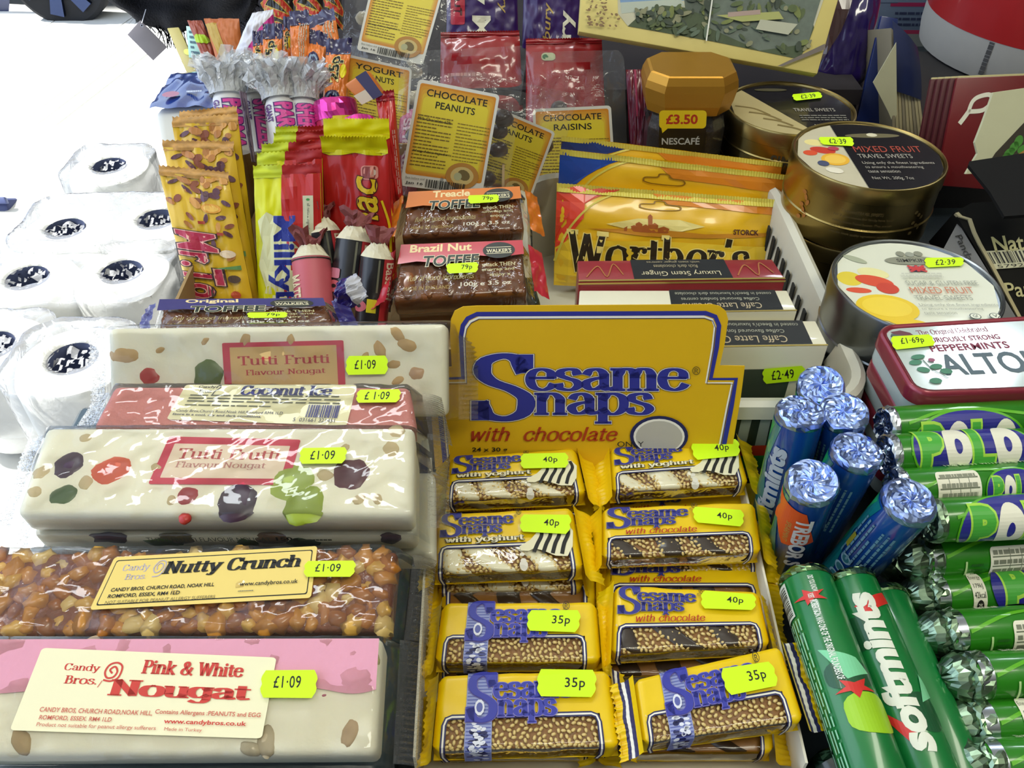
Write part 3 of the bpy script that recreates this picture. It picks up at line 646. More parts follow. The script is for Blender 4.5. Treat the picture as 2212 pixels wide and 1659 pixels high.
A.line([(fx(x), fy(y)) for x, y in bl], .026, BLU, asp); A.line([(fx(x), fy(y)) for x, y in wl], .013, WHT, asp); A.line([(fx(x + 1.5), fy(y + 3)) for x, y in wl], .004, DNV, asp)
logo(A, fx(1018), fy(757), fx(1512), fy(909), BLU, M('e6e0c8', .5), M('24264e', .5), a=7.5, w=.8)
RDD = M('a8360c', .5)
A.S('with  chocolate', fx(1018), fy(916), fx(1334), fy(948), RDD, a=5.5, b=3.6, shear=.25, seri=False)
A.T('24 x 30 g', fx(1020), fy(962), fx(1096), fy(974), INK, bold=.02)
A.ell(fx(1423), fy(936), .091, .128, DNV); A.ell(fx(1423), fy(937), .080, .112, WHT); A.ell(fx(1423), fy(938), .073, .102, M('b8b4a8', .5))
A.T('ONLY', fx(1333), fy(948), fx(1390), fy(960), INK)
A.build('header_print', T, hf, h0=.0002)
# box: floor, side and front walls
bw = M('e8e2cc', .7); 
for nm, a, b, m in (('side_wall', (-.003, .152), (-.0045, .35), bw), ('side_wall', (.1615, .150), (.178, .35), bw)):
    pass
def wall(name, p, q, z0, z1, th, m, par, lean=0):
    p, q = V((*p, 0)), V((*q, 0)); d = (q - p).normalized(); n = V((d.y, -d.x, 0)) * th
    v = [p + V((0, 0, z0)), q + V((0, 0, z0)), q + V((0, 0, z1)) + n * lean, p + V((0, 0, z1)) + n * lean]; v += [a + n for a in v]
    return mk(name, v, [(0, 1, 2, 3), (7, 6, 5, 4), (0, 4, 5, 1), (1, 5, 6, 2), (2, 6, 7, 3), (3, 7, 4, 0)], m, par)
wall('side_wall', (-.0445, .172), (-.050, .355), .0, .050, .0012, bw, T); wall('side_wall', (.133, .172), (.139, .355), .0, .044, .0012, bw, T)
wall('front_wall', (-.0445, .172), (.133, .172), .0, .036, .0015, CARD, T)
mk('box_floor', *boxv(-.047, .172, .001, .136, .352, .004), bw, T)
A = Art(); fw = Face([V((-.0445, .170, .036)), V((.133, .170, .036)), V((.133, .170, .004)), V((-.0445, .170, .004))])
A.rect(0, .06, 1, .30, M('c8281e', .5)); A.rect(0, .34, 1, .42, WHT); A.rect(0, .1, 1, .14, WHT); A.build('front_print', T, fw)

seedm = M('e2c47c', .42, var=.22, vs=900, coat=.3); barm = M('8a5a1c', .4, var=.2, vs=300, coat=.3)
yog = M('efe6c4', .35, var=.03, coat=.2); choc = M('33241a', .35, var=.1, coat=.3)
def seal(fc, side, par, m, wd=.009, droop=.004, t=.011, teeth=14, seed=0, stripe=None, inset=0):
    W, H = fc.W, fc.H; X, Y, Z = frame_of(fc); vs = []; fs = []; n = teeth * 4
    def g(u, v):
        zig = .0012 * abs((v * teeth * 2) % 2 - 1) if u > .99 else 0
        y = -.004 + (H + .006) * v; d = (wd + zig) * u
        p = fc.flat(0 if side < 0 else W, y) + X * (side * (d * .92 - inset)) - Z * (t * .45 * min(1, u * 3) ** .7 + droop * u * u + .0008 * math.sin(v * n * 1.6) * u)
        return p + Z * (noise.noise(V((u * 2, v * 5, seed * 3.7))) * .004 * u) + X * noise.noise(V((u, v * 4, seed * 5.1 + 8))) * .002 * u
    v, f = grid(6, n, g)
    if side < 0: f = [q[::-1] for q in f]
    mats = [m]; mi = None
    if stripe:
        mats = [m, stripe, WHT]; mi = []
        for j in range(n):
            for i in range(6): mi.append(1 if i in (1, 3) else (2 if i == 2 else 0))
    o = mk('end_seal', v, f, mats, par, True, mi); return o
def sesame(label, px4, z, kind, price, px_st, seed, t=.0125, light=False, seals=((-1, .008), (1, .009)), droop=.005, side_len=None, name='sesame_bar_packet'):
    fc = face(px4, z[0], z[1]); fc.r = .0028; W, H = fc.W, fc.H; T = thing(name, label, 'sesame bar', fc.mid - fc.n * t, 'sesame bar packets')
    rnd = random.Random(seed); tb = t * .92; ht = H + tb
    plain = kind == 'plain'
    wx0, wx1, wt, wb = (.055, .90, .44, .985) if plain else (.045, .93, .46, .97)   # window in the unit box
    # paper wrapper with the window left open
    nx, ny = 54, 46; xs = [i / nx for i in range(nx + 1)]; ys = [j / ny for j in range(ny + 1)]
    def Pm(u, v, h=0):
        # soft packet: ends pinch in, faint creases
        x = u * W; y = H - v * ht; e = min(u, 1 - u); pin = -.0035 * max(0, 1 - e / .05) ** 2
        return fc.m(x, y, h + pin + .0005 * noise.noise(V((u * 6, v * 5, seed))) * (1 if e > .02 else .3))
    vs = []; fs = []; idx = {}
    tt = (fc.r + .006) / ht
    for j, v in enumerate(ys):
        for i, u in enumerate(xs): vs.append(Pm(u, v)); 
    for j in range(ny):
        for i in range(nx):
            uc, vc = (i + .5) / nx, (j + .5) / ny
            if wx0 < uc < wx1 and wt < vc < wb: continue
            a = j * (nx + 1) + i; fs.append((a + nx + 1, a + nx + 2, a + 1, a))
    # top side and back close the wrapper
    k = len(vs); bk = [fc.flat(x, y) - fc.n * t for x, y in ((0, 0), (W, 0), (W, H), (0, H))]; vs += bk
    tl = 0; tr = nx; bl_ = ny * (nx + 1); br_ = bl_ + nx
    fs += [(k + 3, k + 2, tr, tl), (k, k + 1, k + 2, k + 3), (bl_, br_, k + 1, k), (k, k + 3, tl, bl_), (k + 1, br_, tr, k + 2)]
    sharp(mk('wrapper', vs, fs, YEL, T, True), 50)
    # bar inside, with a bed of seeds
    q = Face([fc.flat(W * .03, H * .98), fc.flat(W * .97, H * .98), fc.flat(W * .97, H * .02), fc.flat(W * .03, H * .02)]); q.n = fc.n
    v, f = rbox(q.W, q.H - .001, t - .003, .0015); SL = mk('sesame_slab', [q.flat(x, y) + q.n * (z_ - .0022) for x, y, z_ in v], f, barm, T, True)
    B = Buf(); X, Y, Z = frame_of(fc)
    pts = []
    for _ in range(0 if light else 5000):
        u, v = rnd.uniform(wx0 - .01, wx1 + .01), rnd.uniform(wt - .02, min(wb, .97) + .01); p = (u * W, v * ht)
        if all((p[0] - c[0]) ** 2 + (p[1] - c[1]) ** 2 > .0021 ** 2 for c in pts): pts.append(p)
        if len(pts) > 720: break
    for i, (x, yy) in enumerate(pts):
        y = H - yy; c = fc.m(x, y, -.0011 + rnd.uniform(-.0004, .0001)); c2 = fc.m(x, y, 0); nz_ = (fc.m(x, y, .001) - c2).normalized(); tg = X; bt = nz_.cross(tg)
        a = rnd.uniform(0, 3.14); v, f = blob(c, .0014, .0009, .0008, tg * math.cos(a) + bt * math.sin(a), bt * math.cos(a) - tg * math.sin(a), nz_, i, 6, 4, 0)
        B.add(v, f)
    if not light: B.mk('sesame_seeds', seedm, SL, True, kind='stuff')
    if not plain:
        cm = yog if kind == 'yoghurt' else choc
        for s, x0 in enumerate((.02, .30, .64) if kind == 'yoghurt' else (.02, .36, .66)):
            w_ = (.17, .20, .17)[s] if kind == 'yoghurt' else (.14, .17, .15)[s]
            def g(a, b):
                u = wx0 + (wx1 - wx0) * (x0 + .26 * b + .04 * math.sin(b * 5 + s * 2 + seed) + w_ * (a - .5)); u = max(wx0 + .003, min(wx1 - .003, u)); v = wt - .01 + (min(wb, .97) - wt + .02) * b
                return Pm(u, v, -.0016 + .0013 * math.sqrt(max(0, 1 - (2 * a - 1) ** 2)) + .0002 * noise.noise(V((a * 3, b * 8, s + seed))))
            v, f = grid(8, 22, g); mk('yoghurt_stripe' if kind == 'yoghurt' else 'chocolate_stripe', v, f, cm, SL, True)
    v, f = grid(20, 14, lambda a, b: Pm(wx0 + (wx1 - wx0) * a, wt + (wb - wt) * b, -.0001)); mk('window_film', v, f, WFILM, T, True)
    # print
    A = Art(); asp = W / ht
    o = [(wx0 + .02, wb + .02), (wx0 + .0, wb - .1), (wx0, wt + .08), (wx0 + .012, wt + .02), (wx0 + .04, wt), (wx1 - .04, wt), (wx1 - .012, wt + .02), (wx1, wt + .08), (wx1, wb - .08), (wx1 - .02, wb + .02)]
    if wb < .97: o = [(wx0 + .04, wb), (wx0 + .01, wb - .03), (wx0, wb - .09)] + o[2:8] + [(wx1, wb - .09), (wx1 - .012, wb - .03), (wx1 - .04, wb), (wx0 + .04, wb)]
    A.line(o, .05, DNV, asp); A.line(o, .018, WHT, asp)
    if plain:
        gb = M('8f98c8', .5); gw = M('dfe2ee', .5); bx0, bx1 = .17, .315
        A.rect(bx0, -.02, bx1, 1.0, gb); 
        vv = []; ff = []
        for i in range(30):
            y = .0 + i * .034; k = len(vv); vv += [(bx0 + .005, y), (bx1 - .005, y), (bx1 - .005, y + .012), (bx0 + .005, y + .012)]; ff.append((k, k + 1, k + 2, k + 3))
        A.raw(vv, ff, M('5660a8', .5))
        for i in range(26):
            cx, cy = rnd.uniform(bx0 + .03, bx1 - .03), rnd.uniform(.50, .97); A.lay -= 1; A.ell(cx, cy, .020, .026, DNV, 7, i); 
        A.lay += 1
        for i in range(26):
            cx, cy = rnd.uniform(bx0 + .03, bx1 - .03), rnd.uniform(.50, .97); A.lay -= 1; A.ell(cx, cy, .015, .021, gw, 7, i)
        A.lay += 1
        logo(A, .17, .01, .80, .52, M('3238a0', .45), M('8c84c8', .5), M('6a5cb0', .5), a=8.5, w=.9)
        A.S('S', .17, .01, .345, .505, M('3238a0', .45), a=7.5, b=3.2)
        A.ell(.245, .36, .028, .08, gw, 10); A.ell(.245, .36, .018, .05, M('5a62a8', .5), 10)
        A.T('®', .775, .03, .82, .13, M('3a3018', .5))
    else:
        logo(A, .03, .02, .58, .35, M('2c3088', .45), M('c8b060', .5), M('26264c', .5), a=8.5, w=.9)
        A.T('®', .575, .0, .615, .09, M('3a3018', .5))
        if kind == 'yoghurt':
            A.S('with yoghurt', .07, .345, .62, .435, M('ece4c0', .5), a=7.5, b=3.5, seri=False, out=[(5, INK), (3.6, INK)])
            # striped honey-dipper drop
            bl2 = [(.58, .50), (.66, .42), (.74, .28), (.80, .22), (.93, .24), (.965, .33), (.945, .52), (.90, .64), (.82, .63), (.74, .56), (.68, .53), (.64, .56), (.59, .55)]
            A.poly([(x, y) for x, y in bl2], M('e6e0bc', .5))
            for i in range(4):
                x = .735 + i * .062; A.line([(x, .235 + .01 * i), (x + .008, .36), (x - .03, .48), (x - .055, .565 + .012 * i)], .042, INK, asp, True)
            for y, r in ((.60, .016), (.72, .028), (.68, .02)): A.ell(.60 if r > .017 else .595, y, r, r * 1.5, M('ddd8c8', .5), 14)
            A.T('Net weight: 30g  e', .07, .93, .40, .975, M('3a3020', .6))
        else: A.S('with chocolate', .15, .345, .60, .43, M('b8380c', .5), a=5, b=3, shear=.15, seri=False); A.T('Net weight: 30g', .10, .90, .30, .94, M('3a3020', .6))
    A.build('wrapper_print', T, fc, [(0, H), (W, H), (W, -tb), (0, -tb)], h0=.0005, cut=(.12, .045))
    stp = M('2c2a5a', .45)
    for s, wd in seals:
        seal(fc, s, T, YEL, wd, droop, t, 13, seed + s, stp if (plain and seed in (7, 8) and s > 0) or (seed == 8) else None)
    if price: sticker(T, fc, price, px=px_st, tb=(.50, .28, .74, .68) if price != '35p' else (.50, .28, .78, .72), h0=.0028)
    return T
def sk(x0, y0, x1, y1, sl=0): return [(x0, y0), (x1, y0 + sl), (x1, y1 + sl), (x0, y1)]
for k, (y, zz) in enumerate(((1040, .034), (1190, .034), (1335, .034), (1500, .034))):
    for q in (0, 1):
        x0, x1 = ((965, 1285), (1320, 1640))[q]; e = (y - 1000) * .05
        sesame('yellow sesame packet of the lower layer, ' + (('left', 'right')[q]) + ' column, ' + ('hidden behind the topmost packet', 'glimpsed above the middle packets', 'in the gap over the third packet', 'under the bottom packet')[k], [(x0 - e, y), (x1 + e * (1 if q else .2), y), (x1 + e * (1.4 if q else .3), y + 125), (x0 - e * 1.3, y + 125)], (zz, zz - .003), 'chocolate', None, None, 30 + k, light=True, seals=((-1, .008), (1, .012)))
# ones lying lower down, partly covered
sesame('yellow sesame packet under the second yoghurt one, left column', [(950, 1135), (1232, 1125), (1262, 1270), (945, 1275)], (.040, .036), 'yoghurt', None, None, 11, seals=((-1, .008), (1, .012)))
sesame('yellow sesame packet under the upper chocolate one, right column', [(1330, 1120), (1628, 1112), (1650, 1232), (1322, 1240)], (.038, .034), 'chocolate', None, None, 12, seals=((-1, .008), (1, .012)))
sesame('sesame packet with yoghurt stripes at the top of the left column, priced 40p', [(972, 984), (1246, 966), (1268, 1064), (960, 1078)], (.060, .057), 'yoghurt', '40p', sk(1124, 980, 1228, 1012, -2), 1, seals=((-1, .010), (1, .012)), droop=.008)
sesame('sesame packet with yoghurt stripes second from the top in the left column', [(944, 1108), (1238, 1094), (1262, 1226), (936, 1238)], (.061, .057), 'yoghurt', '40p', [(1124, 1111), (1236, 1112), (1230, 1154), (1122, 1148)], 2, seals=((-1, .009), (1, .011)), droop=.008)
sesame('sesame packet with yoghurt stripes at the top of the right column, priced 40p', [(1316, 966), (1592, 941), (1620, 1042), (1322, 1060)], (.060, .057), 'yoghurt', '40p', [(1490, 956), (1596, 948), (1600, 984), (1500, 994)], 5, seals=((-1, .010), (1, .013)), droop=.008)
sesame('sesame packet with dark chocolate stripes, upper one in the right column', [(1300, 1095), (1632, 1082), (1648, 1192), (1300, 1205)], (.060, .055), 'chocolate', '40p', [(1494, 1094), (1608, 1102), (1606, 1138), (1500, 1128)], 6, seals=((-1, .006), (1, .012)), droop=.010)
sesame('plain sesame packet third from the top in the left column, priced 35p', [(955, 1300), (1290, 1298), (1300, 1428), (938, 1430)], (.056, .052), 'plain', '35p', [(1140, 1318), (1256, 1318), (1250, 1366), (1137, 1362)], 3, seals=((-1, .006), (1, .006)))
sesame('sesame packet with dark chocolate stripes, lower one, priced 40p', [(1326, 1262), (1642, 1276), (1668, 1392), (1320, 1412)], (.056, .052), 'chocolate', '40p', [(1514, 1275), (1634, 1284), (1632, 1318), (1514, 1314)], 9, seals=((-1, .007), (1, .006)), droop=.007)
sesame('plain sesame packet at the bottom of the left column, priced 35p', [(948, 1456), (1318, 1445), (1342, 1612), (932, 1622)], (.056, .052), 'plain', '35p', [(1160, 1450), (1290, 1450), (1286, 1506), (1160, 1504)], 7, t=.013, seals=((-1, .006), (1, .008)))
sesame('plain sesame packet askew at the bottom right of the display box', [(1368, 1466), (1690, 1392), (1742, 1556), (1388, 1606)], (.062, .058), 'plain', '35p', [(1553, 1445), (1668, 1428), (1684, 1480), (1572, 1503)], 8, t=.013, seals=((-1, .010), (1, .013)), droop=.002)

# ================================================================ MINT ROLLS
SIL = M('c4ccd8', .25, metal=1, var=.1); SILB = M('9fb4ea', .3, metal=1, var=.15); SILG = M('8ca48a', .3, metal=1, var=.3, vs=200)
def foil_end(cy, par, m, out=.004, twist=False, seed=0, r=None, L=.004, name='foil_end'):
    """crumpled foil over the roll's end at A, running L down its side"""
    r = r or cy.r; n = 34; vs = []; fs = []; rnd = random.Random(seed)
    rings = [(1.02, L), (1.035, L * .6), (1.03, L * .2), (1.0, -.0006), (.95, -.0014), (.86, -.0013)] + ([(.75, -.0011), (.62, -.0006), (.48, -.0005), (.34, -.0008), (.18, -.0006)] if not twist else [(1.0, -.005), (.85, -.009), (.6, -.012), (.3, -.013)])
    for k, (q, x) in enumerate(rings):
        for i in range(n):
            a = 2 * math.pi * i / n; nn = noise.noise(V((math.cos(a) * 3, math.sin(a) * 3, k * 1.3 + seed * 7)))
            nf = rnd.uniform(-1, 1)
            amp = .0 if k == 0 else 1
            rr = r * q * (1 + amp * (.022 * nf + .06 * nn) * (1 if not twist else 2)); xx = x + amp * (nf * .0003 + nn * .0016) * (1 if not twist else 1.5)
            vs.append(cy.A + cy.ax * xx + (cy.e1 * math.cos(a) + cy.e2 * math.sin(a)) * rr)
    for k in range(len(rings) - 1):
        for i in range(n): fs.append((k * n + i, (k + 1) * n + i, (k + 1) * n + (i + 1) % n, k * n + (i + 1) % n))
    vs.append(cy.A + cy.ax * rings[-1][1]); c = len(vs) - 1; k = (len(rings) - 1) * n
    fs += [(k + i, c, k + (i + 1) % n) for i in range(n)]
    return mk(name, vs, fs, m, par, False)
def roll(name, label, cat, A_, B_, r, m, art=None, group=None, foil=SIL, twist=False, seed=0, phi=0, band=None, cut=.05):
    cy = Cyl(A_, B_, r, phi); T = thing(name, label, cat, cy.B, group); n = 40
    prof = [(.0, cy.L - .001), (r * .9, cy.L), (r, cy.L - .0015), (r, .002), (r * .98, .0)]
    vs = []; fs = []
    for q, x in prof: vs += [cy.A + cy.ax * x + (cy.e1 * math.cos(2 * math.pi * i / n) + cy.e2 * math.sin(2 * math.pi * i / n)) * q for i in range(n)]
    for k in range(4):
        for i in range(n): fs.append((k * n + i, k * n + (i + 1) % n, (k + 1) * n + (i + 1) % n, (k + 1) * n + i))
    sharp(mk('wrapper', vs, fs, m, T, True), 50)
    foil_end(cy, T, foil, twist=twist, seed=seed, L=.0035 if not band else .007)
    if band:
        v, f = grid(24, 1, lambda u, w_: cy.m(.001 + .006 * w_, (u - .5) * 2 * math.pi * r, .00035)); mk('silver_band', v, f, band, T, True)
    if art: art(T, cy)
    return T
def q_right(cy, x0, x1, y0, y1): return [(x0, y0), (x1, y0), (x1, y1), (x0, y1)]          # reads away from the foil end, y down the roll
def q_down(cy, x0, x1, y0, y1): return [(x0, y0), (x1, y0), (x1, y1), (x0, y1)]
def q_up(cy, x0, x1, y0, y1): return [(x1, y1), (x0, y1), (x0, y0), (x1, y0)]             # reads towards the foil end
CU = (.25, .04)
# --- standing blue rolls
BR = .0128; bm_ = M('0e3f86', .25, coat=.6, var=.25, vs=25); gm = M('1f9a4e', .3, coat=.5, var=.1); tealm = M('0f6a6e', .3, coat=.5, var=.2); wm = M('a8b0bc', .45); dwm = M('5c6670', .5)
def blue_art(kind):
    def f(T, cy):
        C = math.pi * cy.r
        A = Art(); A.poly([(0, .62), (.35, .70), (1, .55), (1, 1), (0, 1)], tealm); A.poly([(.02, .70), (.2, .78), (.5, .74), (.9, .86), (1, 1), (.0, .96)], gm)
        A.build('green_print', T, cy, q_down(cy, .005, cy.L, -C * .8, C * .8), h0=.0002, cut=CU)
        A = Art()
        if kind == 'soft': A.T('softmints', 0, 0, 1, 1, wm, bold=.05); A.build('lettering', T, cy, q_up(cy, .018, .085, .001, .0125), h0=.0005, cut=CU)
        elif kind == 'treb':
            A.poly([(.0, 1.0), (.06, .30), (.62, .05), (.75, .55), (.46, .78), (.60, 1.05), (.2, .80)], M('d85020', .4)); A.build('orange_star', T, cy, q_down(cy, .008, .062, -.012, .020), h0=.0004, cut=CU)
            A = Art(); A.T('TREBOR S', 0, 0, 1, 1, M('d8d8d8', .45), bold=.04); A.build('lettering', T, cy, q_down(cy, .017, .068, -.007, .0015), h0=.0006, cut=CU)
            A = Art(); A.T('SPEARMINT', 0, 0, 1, 1, M('b89a50', .45)); A.build('small_lettering', T, cy, q_down(cy, .024, .044, .003, .006), h0=.0006, cut=CU)
        else:
            for i in range(3): A.ell(.12 + i * .14, .35, .055, .18, M('7fa0b0', .45), 18); A.lay -= 1
            A.lay += 1
            for i in range(3): A.ell(.12 + i * .14, .35, .038, .12, M('12606e', .45), 18); A.lay -= 1
            A.rows(.0, .66, .5, .80, 1, M('7fa0b0', .5)); A.rows(.40, .0, 1.0, 1.0, 7, M('5c8496', .5), th=.4, seed=5); A.rect(.52, .05, .72, .18, M('8a8420', .5))
            A.build('lettering', T, cy, q_up(cy, .016, .075, -.008, .012), h0=.0005, cut=CU)
    return f
def dn(px, py, Z, qx, qy, L=.10):
    """point along the pixel direction on the counter side: roll of length L from (px,py) at height Z towards pixel q"""
    A_ = at(px, py, Z=Z); r = ray(qx, qy); lo, hi = .3, .9
    # point on ray q at distance L from A_, the farther (lower) one
    best = None
    for k in range(600):
        t = .3 + k * .001; P = CAM + r * t; e = abs((P - A_).length - L)
        if P.z < A_.z and (best is None or e < best[0]): best = (e, P)
    return A_, best[1]
BG = 'blue rolls of mints standing on end'
for i, (a, q, Z, kind, lb) in enumerate((
    ((1773, 832), (1745, 985), .105, 'soft', 'blue foil-topped mint roll standing furthest back, against the white basket'),
    ((1729, 890), (1668, 1130), .112, 'soft', 'standing blue mint roll with large white letters running up it, left of the rear pair'),
    ((1823, 890), (1770, 1080), .110, 'eco', 'standing blue mint roll right of the lettered one in the rear pair'),
    ((1852, 975), (1740, 1190), .112, 'eco', 'blue mint roll with raised crumpled foil leaning right, behind the green-white ends'),
    ((1755, 1040), (1700, 1210), .108, 'treb', 'standing mint roll with an orange star and white lettering, nearest the sesame bars'),
    ((1966, 1082), (1812, 1258), .112, 'eco', 'blue-green mint roll leaning far to the right with small printed rings'))):
    A_, B_ = dn(*a, Z, *q, L=.088)
    roll('mint_roll', lb, 'mints', A_, B_, BR, bm_, blue_art(kind), BG, SILB, seed=i + 1)
# --- lying green rolls
gw_ = M('0e7434', .3, coat=.5, var=.12, vs=30)
def green_art(kind):
    def f(T, cy):
        C = math.pi * cy.r; A = Art(); dk = M('14502c', .35, coat=.4); lg = M('7ed09c', .4)
        if kind == 'bar':
            A.rr(.47, .18, .60, .62, .05, .16, dk); A.poly([(.40, .60), (.46, .30), (.53, .22), (.56, .44)][::1], lg); A.rr(.62, .1, .80, .55, .06, .2, M('9ac81e', .4))
            A.poly([(.14 + (.045 if k % 2 == 0 else .018) * math.cos(k * math.pi / 5 + .3), .50 + (.17 if k % 2 == 0 else .07) * math.sin(k * math.pi / 5 + .3)) for k in range(10)], M('d02c24', .4))
            A.poly([(.60 + (.05 if k % 2 == 0 else .02) * math.cos(k * math.pi / 5), .40 + (.19 if k % 2 == 0 else .08) * math.sin(k * math.pi / 5)) for k in range(10)], M('d02c24', .4))
            A.rect(.02, .70, .20, .97, M('cfd2c4', .5)); A.bars(.035, .72, .19, .93, INK, 22)
            A.rows(.22, .66, 1.0, .98, 8, M('8fc8a0', .5), th=.4, seed=3)
            A.T('DID YOU KNOW', .035, .42, .125, .47, M('e4e8dc', .5), bold=.02); A.T('ROBERT', .13, .47, .155, .52, M('e4e8dc', .5), bold=.01); A.T('ROBERTSON WAS ONE OF THE ORIGINAL FOUNDERS OF', .165, .46, .56, .52, M('e4e8dc', .5), bold=.02)
            A.build('printed_side', T, cy, q_down(cy, .003, cy.L, -C * .62, C * .62), h0=.0003, cut=(.05, .03))
        else:
            A.ell(.30, .62, .085, .15, dk, 22); A.ell(.70, .30, .09, .17, dk, 22); A.poly([(.10, .2), (.17, .55), (.22, .45), (.15, .15)], M('d02c24', .4)); A.poly([(.62, .75), (.78, .45), (.85, .5)], M('d02c24', .4)); A.poly([(.52, .2), (.60, .05), (.66, .3)], lg)
            A.build('colour_patches', T, cy, q_down(cy, .003, cy.L, -C * .62, C * .62), h0=.0002, cut=(.05, .03))
            A = Art(); A.T('softmints', 0, 0, 1, 1, M('dfe0cc', .45), bold=.05, shear=.15); A.build('lettering', T, cy, q_up(cy, .014, .094, -.008, .006), h0=.0005, cut=(.05, .1))
    return f
GG = 'green rolls of mints lying side by side'
for i, (a, b, z1, z2, kind, r, lb) in enumerate((
    ((1738, 1252), (1905, 1720), .062, .060, 'bar', .0135, 'green mint roll with a barcode along it, right beside the sesame box'),
    ((1836, 1258), (2025, 1720), .058, .056, 'soft', .0130, 'green mint roll with big cream letters running up it, middle of the three lying'),
    ((1905, 1290), (2085, 1720), .050, .048, 'none', .0125, 'green mint roll mostly covered, right-hand one of the three lying'))):
    roll('mint_roll', lb, 'mints', at(*a, Z=z1), at(*b, Z=z2), r, gw_, green_art(kind) if kind != 'none' else None, GG, M('7a9a6c', .2, metal=1, var=.4, vs=200), seed=i + 20)
# --- green and blue rolls with a ring-shaped mint name, lying across
pg = M('287a16', .28, coat=.5, var=.08, vs=30); pl = M('5cae1a', .35, coat=.4); pdk = M('1e7a14', .35, coat=.4); pb = M('2a2a86', .35, coat=.4); cream = M('e8e4cc', .45)
def word(A, x0, y0, x1, y1):
    w_ = (x1 - x0) / 4
    A.T('P', x0, y0, x0 + w_ * .9, y1, M('4aa83a', .4), bold=.06, out=[(.05, M('a8d848', .4))])
    for k in (1, 3):
        cx = x0 + w_ * (k + .5); A.ell(cx, (y0 + y1) / 2, w_ * .54, (y1 - y0) * .54, cream, 26); A.ell(cx, (y0 + y1) / 2, w_ * .15, (y1 - y0) * .16, pb, 16); A.lay -= 2
    A.lay += 2
    A.T('L', x0 + w_ * 2.08, y0, x0 + w_ * 2.92, y1, M('4aa83a', .4), bold=.06, out=[(.05, M('a8d848', .4))])
def polo_art(kind, s=0, tail=None):
    def f(T, cy):
        C = math.pi * cy.r; A = Art()
        A.line([(.0, .5 - .1 * s), (.3, .35), (.7, .45), (1, .3)], .03, pl, 4, True); A.line([(.1, .75), (.4, .6), (.8, .7), (1, .62)], .02, pl, 4, True)
        if kind == 'big': A.ell(.32, .5 + s, .32, .36, pl, 40); A.ell(.32, .5 + s, .31, .335, pb, 40); word(A, .07, .28 + s, .58, .72 + s)
        if kind == 'big2':
            A.ell(.31, .47, .31, .36, pl, 40); A.ell(.31, .47, .30, .335, pb, 40); word(A, .05, .24, .56, .66); A.rr(.64, .36, .88, .6, .01, .04, cream); A.rr(.645, .38, .875, .58, .01, .03, pb); A.T('ORIGINAL', .66, .44, .86, .52, cream, bold=.02)
            A.T('THE MINT WITH THE HOLE', .12, .84, .72, .90, cream, bold=.02)
        if kind == 'table':
            A.T('THE MINT WITH THE HOLE', .16, .22, .66, .28, M('c8e0a8', .5), bold=.02)
            A.rr(.08, .36, .30, .78, .02, .06, cream); 
            for i in range(4): A.rect(.09, .42 + i * .09, .29, .432 + i * .09, M('6a705a', .5)); A.lay -= 1
            for i in range(3): A.rect(.14 + i * .05, .39, .143 + i * .05, .76, M('6a705a', .5)); A.lay -= 1
            A.lay += 1; A.rows(.10, .37, .28, .77, 5, M('8a8c78', .5), seed=2)
            A.ell(.47, .55, .15, .20, pl, 36); A.ell(.47, .55, .145, .18, pb, 36); word(A, .36, .44, .58, .66)
        if kind == 'energy':
            A.rr(.10, .30, .17, .68, .02, .08, cream); A.T('Energy', .107, .34, .163, .39, GY); A.T('179kJ', .112, .42, .158, .47, INK); A.T('42kcal', .107, .49, .163, .54, INK); A.ell(.135, .61, .018, .055, INK, 16); A.T('2%', .124, .585, .146, .635, cream)
            A.ell(.52, .48, .32, .34, pb, 40); word(A, .27, .22, .80, .72); A.T('The Mint', .09, .2, .2, .25, M('a8d070', .5))
        if kind in ('nut1', 'nut2'):
            x = .22 if kind == 'nut1' else .20
            A.T('The Mint with', .08, .24, .19, .29, cream); A.T('THE MINT WITH', .38, .30, .62, .36, M('c8e0a8', .5), bold=.02)
            A.ell(.62, .10, .36, .22, pb, 36); A.rr(x, .44, x + .34, .86, .02, .06, cream); A.rect(.09, .55, .10, .80, M('b8d890', .5))
            for i in range(4): A.rect(x + .01, .52 + i * .08, x + .33, .53 + i * .08, M('6a705a', .5)); A.lay -= 1
            for i in range(4): A.rect(x + .10 + i * .06, .46, x + .103 + i * .06, .84, M('6a705a', .5)); A.lay -= 1
            A.lay += 1; A.rows(x + .015, .45, x + .33, .85, 5, M('7a7c68', .5), seed=4)
            A.rows(.12, .56, .18, .74, 4, M('1e5a14', .5), seed=9)
        A.build('printed_side', T, cy, q_right(cy, .008, cy.L, -C * .85, C * .85), h0=.0003, cut=(.08, .03))
    return f
PG = 'green rolls of ring mints lying across one another'; R_ = .0112
